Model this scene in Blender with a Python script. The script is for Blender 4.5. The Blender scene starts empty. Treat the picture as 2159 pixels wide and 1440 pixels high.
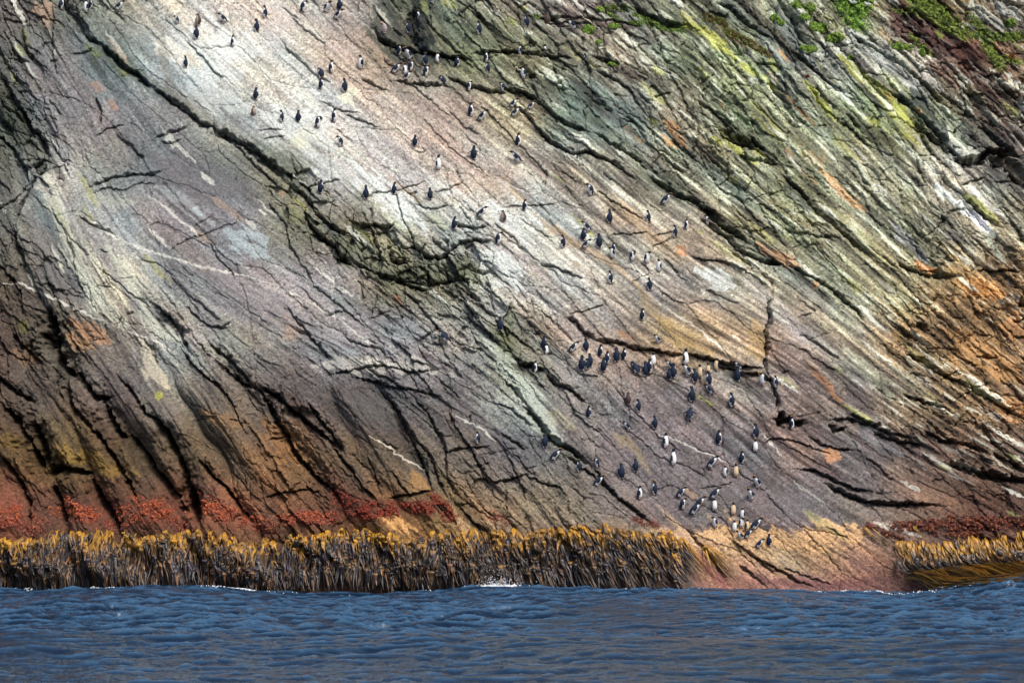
import bpy, bmesh, math, random
import numpy as np
from mathutils import Vector, Matrix

R = math.radians
sc = bpy.context.scene
col = sc.collection
random.seed(7)
rng = np.random.default_rng(11)

# ------------------------------------------------------------------ camera
CAM = (0.0, -120.0, 6.0)
FPX = 5280.0                       # focal length in map units (photo pixels)
PITCH = math.atan(256.0 / FPX)
cd = bpy.data.cameras.new('camera')
cam = bpy.data.objects.new('camera', cd)
col.objects.link(cam)
cam.location = CAM
cam.rotation_euler = (R(90) + PITCH, 0, 0)
cd.sensor_width = 36
cd.lens = 36 * FPX / 2159
cd.clip_start = 0.5
cd.clip_end = 6000
cd.dof.use_dof = True
cd.dof.focus_distance = 130
cd.dof.aperture_fstop = 3.2
sc.camera = cam

# ------------------------------------------------------------------ light
SUN_EL, SUN_AZ = 58.0, 38.0        # azimuth: degrees to the right of straight behind the camera
w = bpy.data.worlds.new('World')
sc.world = w
w.use_nodes = True
nt = w.node_tree
bg = nt.nodes['Background']
sky = nt.nodes.new('ShaderNodeTexSky')
sky.sky_type = 'NISHITA'
sky.sun_disc = False
sky.sun_elevation = R(SUN_EL)
sky.sun_rotation = R(180 - SUN_AZ)
sky.dust_density = 4.0
sky.air_density = 0.8
nt.links.new(sky.outputs[0], bg.inputs[0])
bg.inputs[1].default_value = 0.135
sd = bpy.data.lights.new('sun', 'SUN')
sd.energy = 2.0
sd.angle = R(20)
sd.color = (1.0, 0.955, 0.9)
sun = bpy.data.objects.new('sun', sd)
col.objects.link(sun)
sdir = Vector((math.sin(R(SUN_AZ)) * math.cos(R(SUN_EL)), -math.cos(R(SUN_AZ)) * math.cos(R(SUN_EL)), math.sin(R(SUN_EL))))
sun.rotation_euler = sdir.to_track_quat('Z', 'Y').to_euler()
sun.location = (30, -60, 80)
sc.view_settings.view_transform = 'Standard'
sc.view_settings.look = 'None'
sc.view_settings.gamma = 1.0
sc.view_settings.exposure = 0.45
EXPO = 1.05                        # display value ~ albedo * EXPO in open light

# ------------------------------------------------------------------ helpers
def s2l(c):
    c = np.asarray(c, dtype=np.float64) / 255.0
    return np.where(c <= 0.04045, c / 12.92, ((c + 0.055) / 1.055) ** 2.4)

def alb(c):
    a = s2l(c)
    lum = (a * [.2126, .7152, .0722]).sum(-1, keepdims=True)
    return (a * .85 + lum * .15) / EXPO

def tag(o, label=None, cat=None, group=None, kind=None):
    if label: o['label'] = label
    if cat: o['category'] = cat
    if group: o['group'] = group
    if kind: o['kind'] = kind
    return o

def mesh_np(name, V, F, C=None, mat=None, smooth=True, parent=None):
    """V (n,3), F (m,4) or (m,3), C (n,3) linear colours -> one mesh object"""
    V = np.asarray(V, dtype=np.float32); F = np.asarray(F, dtype=np.int32)
    me = bpy.data.meshes.new(name)
    k = F.shape[1]
    me.vertices.add(len(V)); me.vertices.foreach_set('co', V.ravel())
    me.loops.add(F.size); me.loops.foreach_set('vertex_index', F.ravel())
    me.polygons.add(len(F))
    me.polygons.foreach_set('loop_start', np.arange(0, F.size, k, dtype=np.int32))
    if smooth:
        me.polygons.foreach_set('use_smooth', np.ones(len(F), dtype=bool))
    me.update(calc_edges=True)
    if C is not None:
        a = me.color_attributes.new('col', 'FLOAT_COLOR', 'POINT')
        c4 = np.ones((len(V), 4), dtype=np.float32); c4[:, :3] = C
        a.data.foreach_set('color', c4.ravel())
    if mat: me.materials.append(mat)
    o = bpy.data.objects.new(name, me)
    col.objects.link(o)
    if parent: o.parent = parent
    return o

def material(name, rough=0.8, spec=0.3, speck=None, bump=None, attr=True, base=(0.5, 0.5, 0.5), trans=0.0):
    m = bpy.data.materials.new(name); m.use_nodes = True
    n = m.node_tree.nodes; l = m.node_tree.links
    p = n['Principled BSDF']
    p.inputs['Roughness'].default_value = rough
    p.inputs['Specular IOR Level'].default_value = spec
    tc = n.new('ShaderNodeTexCoord')
    if attr:
        a = n.new('ShaderNodeVertexColor'); a.layer_name = 'col'; src = a.outputs['Color']
    else:
        rgb = n.new('ShaderNodeRGB'); rgb.outputs[0].default_value = (*base, 1); src = rgb.outputs[0]
    if speck:
        for sc_, lo, hi in speck:
            ns = n.new('ShaderNodeTexNoise'); ns.inputs['Scale'].default_value = sc_; ns.inputs['Detail'].default_value = 5
            ns.inputs['Roughness'].default_value = 0.7
            l.new(tc.outputs['Object'], ns.inputs['Vector'])
            mr = n.new('ShaderNodeMapRange'); mr.inputs['From Min'].default_value = 0.34; mr.inputs['From Max'].default_value = 0.66
            mr.inputs['To Min'].default_value = lo; mr.inputs['To Max'].default_value = hi
            l.new(ns.outputs['Fac'], mr.inputs['Value'])
            mx = n.new('ShaderNodeVectorMath'); mx.operation = 'SCALE'
            l.new(src, mx.inputs[0]); l.new(mr.outputs[0], mx.inputs['Scale'])
            src = mx.outputs[0]
    l.new(src, p.inputs['Base Color'])
    if bump:
        prev = None
        for sc_, dist, det in bump:
            ns = n.new('ShaderNodeTexNoise'); ns.inputs['Scale'].default_value = sc_; ns.inputs['Detail'].default_value = det
            l.new(tc.outputs['Object'], ns.inputs['Vector'])
            b = n.new('ShaderNodeBump'); b.inputs['Distance'].default_value = dist; b.inputs['Strength'].default_value = 1.0
            l.new(ns.outputs['Fac'], b.inputs['Height'])
            if prev: l.new(prev.outputs[0], b.inputs['Normal'])
            prev = b
        l.new(prev.outputs[0], p.inputs['Normal'])
    return m

# ------------------------------------------------------------------ noise on arrays
TAB = rng.random((256, 256)).astype(np.float32)
def vn(x, y, s=0):
    """smooth value noise in -1..1"""
    x = x + 17.3 * s; y = y + 41.7 * s
    xi = np.floor(x).astype(np.int64); yi = np.floor(y).astype(np.int64)
    fx = (x - xi).astype(np.float32); fy = (y - yi).astype(np.float32)
    fx = fx * fx * (3 - 2 * fx); fy = fy * fy * (3 - 2 * fy)
    x0 = xi & 255; x1 = (xi + 1) & 255; y0 = yi & 255; y1 = (yi + 1) & 255
    a = TAB[y0, x0] * (1 - fx) + TAB[y0, x1] * fx
    b = TAB[y1, x0] * (1 - fx) + TAB[y1, x1] * fx
    return (a * (1 - fy) + b * fy) * 2 - 1
def fbm(x, y, s=0, o=4, g=0.5):
    t = 0; a = 1; n = 0
    for k in range(o):
        t = t + a * vn(x * 2 ** k, y * 2 ** k, s + k * 3.1); n += a; a *= g
    return t / n
def sstep(a, b, x):
    t = np.clip((x - a) / (b - a), 0, 1)
    return t * t * (3 - 2 * t)

# ------------------------------------------------------------------ the cliff: map coordinates (u to the right, v down), ~44 units per metre
U0, U1, V0, V1, ST = -300.0, 2460.0, -200.0, 1300.0, 1.45
us = np.arange(U0, U1, ST, dtype=np.float32); vs = np.arange(V0, V1, ST, dtype=np.float32)
NU, NV = len(us), len(vs)
U, V = np.meshgrid(us, vs)

def base_point(u, v):
    """average cliff: steep kelp wall at the water, then a slope of about 53 degrees"""
    te = np.tan(PITCH + np.arctan((720.0 - v) / FPX))
    y = np.full_like(te, 5.0)
    for _ in range(60):
        z = CAM[2] + (y - CAM[1]) * te
        y2 = np.where(z < 3.0, z * 0.4, 1.2 + (z - 3.0) * 0.74 + np.maximum(z - 18, 0) * 0.16)
        y = y + 0.45 * (y2 - y)
    z = CAM[2] + (y - CAM[1]) * te
    d = (y - CAM[1]) / math.cos(PITCH)
    ce = np.cos(np.arctan((720.0 - v) / FPX))
    x = (y - CAM[1]) * (u - 1079.5) / FPX / np.cos(PITCH + np.arctan((720.0 - v) / FPX)) * ce
    return x, y, z
bx_, by_, bz_ = base_point(U[:, :1].astype(np.float64), V[:, :1].astype(np.float64))
BY = np.repeat(by_, NU, 1); BZ = np.repeat(bz_, NU, 1)
BX = (BY - CAM[1]) * (U - 1079.5) / FPX / np.cos(PITCH + np.arctan((720.0 - V) / FPX)) * np.cos(np.arctan((720.0 - V) / FPX))

def rbf(pts, sig, uu=U, vv=V):
    num = 0; den = 1e-9
    for p in pts:
        wgt = np.exp(-((uu - p[0]) ** 2 + (vv - p[1]) ** 2) / (2 * sig * sig)) + 1e-7 / (1 + ((uu - p[0]) ** 2 + (vv - p[1]) ** 2) / 1e4)
        num = num + wgt * p[2]; den = den + wgt
    return (num / den).astype(np.float32)

# strata direction (degrees below horizontal, falling to the right)
ANG = rbf([(60, 60, 62), (60, 250, 62), (240, 150, 52), (420, 130, 45), (150, 400, 66), (150, 560, 62), (60, 600, 66), (330, 470, 40), (480, 580, 34),
           (300, 650, 50), (100, 900, 56), (60, 1050, 58), (300, 900, 58), (480, 950, 56), (650, 900, 54), (850, 950, 60), (700, 760, 25), (900, 790, 18),
           (1000, 830, 42), (600, 150, 40), (800, 250, 38), (1000, 350, 42), (650, 330, 40), (750, 450, 42), (900, 480, 44), (1000, 640, 40), (850, 680, 36), (1300, 200, 42),
           (1100, 160, 25), (950, 80, 60), (1450, 60, 38), (1600, 60, 50), (1700, 300, 46), (1900, 250, 46), (2060, 200, 48), (1900, 80, 40), (2100, 60, 35), (2060, 420, 48), (1300, 600, 42), (1500, 500, 35),
           (1200, 450, 42), (1700, 500, 40), (1900, 600, 40), (1900, 800, 38), (2060, 760, 40), (2000, 950, 26), (1300, 900, 50), (1500, 950, 42), (1800, 1040, 32), (1400, 1060, 44),
           (1150, 950, 46), (1050, 1050, 50), (1700, 1180, 36), (1560, 1180, 44), (1500, 700, 28), (2050, 1080, 28)], 95)
ca = np.cos(np.radians(ANG)).astype(np.float32); sa = np.sin(np.radians(ANG)).astype(np.float32)

def blur(a, r):
    if r < 1: return a
    for _ in range(2):
        for ax in (0, 1):
            p = np.pad(a, [(r + 1, r) if k == ax else (0, 0) for k in (0, 1)], mode='edge')
            c = np.cumsum(p, axis=ax, dtype=np.float64)
            a = ((c[2 * r + 1:] - c[:-2 * r - 1]) if ax == 0 else (c[:, 2 * r + 1:] - c[:, :-2 * r - 1])) / (2 * r + 1)
    return a.astype(np.float32)

def lic(cell, L, step, seed, dec=1):
    """streaky noise drawn out along the strata"""
    cu = ca[::dec, ::dec]; su = sa[::dec, ::dec]
    H, W = cu.shape
    g = np.random.default_rng(seed)
    src = blur(g.random((H, W)).astype(np.float32), cell)
    src = (src - src.mean()) / src.std()
    yy, xx = np.meshgrid(np.arange(H, dtype=np.float32), np.arange(W, dtype=np.float32), indexing='ij')
    acc = src.copy(); tot = 1.0
    for sg in (1, -1):
        x = xx.copy(); y = yy.copy()
        for k in range(L):
            xi = np.clip(x, 0, W - 1).astype(np.int32); yi = np.clip(y, 0, H - 1).astype(np.int32)
            x += sg * step * cu[yi, xi]; y += sg * step * su[yi, xi]
            xi = np.clip(x, 0, W - 1).astype(np.int32); yi = np.clip(y, 0, H - 1).astype(np.int32)
            wk = 0.5 + 0.5 * math.cos(math.pi * k / L)
            acc += wk * src[yi, xi]; tot += wk
    acc = (acc - acc.mean()) / acc.std()
    if dec > 1:
        r = np.clip(np.arange(NV) / dec, 0, H - 1.001); c = np.clip(np.arange(NU) / dec, 0, W - 1.001)
        r0 = r.astype(int); c0 = c.astype(int); fr = (r - r0)[:, None]; fc = (c - c0)[None]
        acc = (acc[r0][:, c0] * (1 - fr) * (1 - fc) + acc[r0 + 1][:, c0] * fr * (1 - fc) + acc[r0][:, c0 + 1] * (1 - fr) * fc + acc[r0 + 1][:, c0 + 1] * fr * fc)
    return acc.astype(np.float32)

L_fine = lic(1, 12, 1.5, 1)
L_mid = lic(2, 26, 1.8, 2)
L_big = lic(3, 34, 2.0, 3, dec=3)
L_huge = lic(7, 40, 2.5, 4, dec=4)
L_col = lic(1, 36, 1.6, 5)

# how broken the rock is, 0 = polished slab, 1 = shattered
ROUGH = rbf([(60, 60, .8), (60, 250, .8), (200, 200, .3), (330, 260, .2), (150, 400, .3), (60, 600, .7), (330, 470, .2), (480, 480, .2), (250, 560, .35), (500, 620, .25),
             (420, 690, .75), (60, 720, .7), (120, 900, .4), (60, 1050, .45), (300, 880, .3), (230, 1000, .4), (480, 900, .5), (480, 1040, .4), (600, 950, .6), (760, 880, .25), (800, 1000, .5), (950, 1000, .55), (640, 700, .6),
             (720, 640, .3), (800, 770, .9), (960, 790, .8), (1000, 860, .3), (500, 120, .35), (650, 200, .25), (700, 330, .3), (850, 330, .3), (850, 80, .6), (960, 60, .6),
             (780, 520, .9), (900, 560, .9), (860, 440, .35), (1000, 640, .8), (1060, 740, .8), (1100, 560, .3), (1000, 320, .3), (1200, 60, .7), (1100, 160, .6), (1250, 220, .5), (1300, 330, .6),
             (1450, 90, .7), (1450, 250, .8), (1650, 60, .8), (1650, 300, .65), (1850, 200, .6), (1850, 400, .65), (2050, 100, .9), (2050, 260, .9), (2050, 420, .7), (1250, 500, .2), (1350, 600, .15), (1500, 640, .25),
             (1450, 430, .5), (1600, 480, .8), (1750, 560, .6), (1650, 680, .3), (1900, 650, .7), (2050, 750, .75), (1750, 760, .35), (1850, 850, .6), (2000, 920, .8), (1300, 800, .25), (1250, 900, .35),
             (1450, 900, .12), (1550, 1000, .1), (1400, 1040, .1), (1650, 1040, .12), (1800, 1000, .3), (1950, 1060, .3), (1150, 860, .5), (1150, 1020, .6), (1050, 960, .6), (1700, 1180, .3), (1200, 680, .4), (2050, 1110, .5)], 75)

WX = 5.0 * fbm(U / 34, V / 34, 1, 4) + 2.2 * vn(U / 6, V / 6, 9)
WY = 5.0 * fbm(U / 34, V / 34, 2, 4) + 2.2 * vn(U / 6, V / 6, 8)
UW = U + WX; VW = V + WY

H = np.zeros_like(U)              # relief in metres towards the sea
H += 1.0 * fbm(U / 520, V / 380, 3, 2) + 0.16 * L_huge * (0.35 + ROUGH)
# terraces: plates with sharp edges along the strata
def terr(a, k, e=0.2):
    q = a * k; f = np.floor(q); r = q - f
    return (f + sstep(0.5 - e, 0.5 + e, r)) / k
H += 0.15 * terr(L_big + 0.15 * L_mid, 1.1, .07) * ROUGH ** 1.3
H += 0.040 * terr(L_mid, 1.0, .12) * (0.08 + ROUGH ** 1.2)
H += 0.017 * L_fine * (0.25 + 1.1 * ROUGH)
H += 0.035 * fbm(U / 22, V / 22, 5, 4, .6) * (0.15 + ROUGH)

# jointed blocks: cells stretched along the strata
def cells(su_, sv_, seed, ang=None):
    a = np.radians(48 if ang is None else ang)
    p = (UW * np.cos(a) + VW * np.sin(a)) / su_; q = (-UW * np.sin(a) + VW * np.cos(a)) / sv_
    pi_ = np.floor(p).astype(np.int64); qi = np.floor(q).astype(np.int64)
    f1 = np.full_like(p, 9.0); f2 = np.full_like(p, 9.0); idv = np.zeros_like(p); tl = np.zeros_like(p)
    for i in (-1, 0, 1):
        for j in (-1, 0, 1):
            cx = pi_ + i; cy = qi + j
            rx = TAB[(cy + seed * 7) & 255, (cx + seed * 13) & 255]; ry = TAB[(cx + seed * 29) & 255, (cy + seed * 3 + 91) & 255]
            d = np.sqrt((cx + rx - p) ** 2 + (cy + ry - q) ** 2)
            c = d < f1
            f2 = np.where(c, f1, np.minimum(f2, d)); f1 = np.where(c, d, f1)
            idv = np.where(c, TAB[(cx * 5 + seed) & 255, (cy * 3 + 17) & 255], idv)
            ta = TAB[(cx * 3 + 11) & 255, (cy * 7 + seed) & 255] - .5; tb = TAB[(cx * 11 + 5) & 255, (cy * 5 + seed * 2) & 255] - .5
            tl = np.where(c, ta * (p - cx - rx) * 2 + tb * (q - cy - ry) * 2, tl)
    return f2 - f1, idv, tl
e1, i1, t1 = cells(95, 26, 1)
e2, i2, t2 = cells(34, 13, 2, 44)
e3, i3, t3 = cells(190, 60, 3, 42)
e4, i4, t4 = cells(13, 6, 5, 40)
e5, i5, t5 = cells(60, 34, 6, 52)
m1 = sstep(.35, .8, ROUGH + .25 * vn(U / 120, V / 120, 12)); m2 = sstep(.55, .95, ROUGH + .3 * vn(U / 80, V / 80, 13))
H += m1 * (0.22 * (i1 - .5) + .34 * t1 - 0.22 * np.exp(-(e1 / .05) ** 2))
H += m2 * (0.10 * (i2 - .5) + .15 * t2 - 0.11 * np.exp(-(e2 / .09) ** 2))
H += (.04 + ROUGH) * .75 * (.045 * (i4 - .5) + .055 * t4 - .03 * np.exp(-(e4 / .16) ** 2))
H += (.1 + m1) * (.20 * t5 + .10 * (i5 - .5) - .06 * np.exp(-(e5 / .06) ** 2))
H += (0.10 * (i3 - .5) - 0.10 * np.exp(-(e3 / .025) ** 2)) * (1 - .5 * m1)

def stroke_dist(pts, rad, nrm=True):
    """distance and side of a polyline inside its bounding box (warped coordinates)"""
    pts = np.asarray(pts, dtype=np.float64)
    x0, y0 = pts.min(0) - rad - 8; x1, y1 = pts.max(0) + rad + 8
    c0 = max(0, int((x0 - U0) / ST)); c1 = min(NU, int((x1 - U0) / ST) + 1)
    r0 = max(0, int((y0 - V0) / ST)); r1 = min(NV, int((y1 - V0) / ST) + 1)
    if c1 <= c0 or r1 <= r0: return None
    sl = (slice(r0, r1), slice(c0, c1))
    x = UW[sl]; y = VW[sl]
    D = np.full(x.shape, 1e9, dtype=np.float32); S = np.zeros_like(D); T = np.zeros_like(D)
    n = len(pts) - 1
    for k in range(n):
        ax, ay = pts[k]; dx, dy = pts[k + 1] - pts[k]
        L2 = dx * dx + dy * dy + 1e-9
        t = np.clip(((x - ax) * dx + (y - ay) * dy) / L2, 0, 1)
        ex = x - ax - t * dx; ey = y - ay - t * dy
        d = np.sqrt(ex * ex + ey * ey)
        s = np.sign(ex * dy - ey * dx)
        c = d < D
        D = np.where(c, d, D); S = np.where(c, s, S); T = np.where(c, (k + t) / n, T)
    return sl, D, S, T

def carve(pts, wd, dep, lip=0.0, R_=30, taper=True):
    """a crack wd units wide and dep metres deep; lip: how far the upper side stands out over the lower one"""
    q = stroke_dist(pts, max(3 * wd, R_ * 2.2 if lip else 0))
    if q is None: return
    sl, D, S, T = q
    tp = np.clip(np.minimum(T, 1 - T) * 6, 0.15, 1) if taper else 1.0
    ww = wd * (0.55 + 0.45 * tp) * (1 + 0.55 * vn(U[sl] / 17, V[sl] / 17, 21) + .3 * vn(U[sl] / 6, V[sl] / 6, 22))
    H[sl] -= dep * tp * np.exp(-(D / np.maximum(ww, 1.0)) ** 3)
    if lip:
        up = (S > 0)
        H[sl] += tp * np.where(up, 0.7 * lip * np.exp(-D / R_), -0.4 * lip * np.exp(-D / (R_ * .8)))

q = stroke_dist([(620, 400), (690, 490), (760, 510), (830, 545), (900, 565), (990, 560)], 70)
sl, D, S, T = q
e6, i6, t6 = cells(40, 26, 8, 58)
mb = sstep(70, 35, D)
H[sl] += mb * (.75 * (i6[sl] - .5) + .5 * t6[sl] - .30 * np.exp(-(e6[sl] / .05) ** 2) - .1)
q = stroke_dist([(0, 180), (50, 290), (100, 350)], 60)
sl, D, S, T = q
H[sl] += sstep(60, 30, D) * (.5 * (i6[sl] - .5) + .5 * t6[sl] - .3 * np.exp(-(e6[sl] / .07) ** 2))
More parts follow.
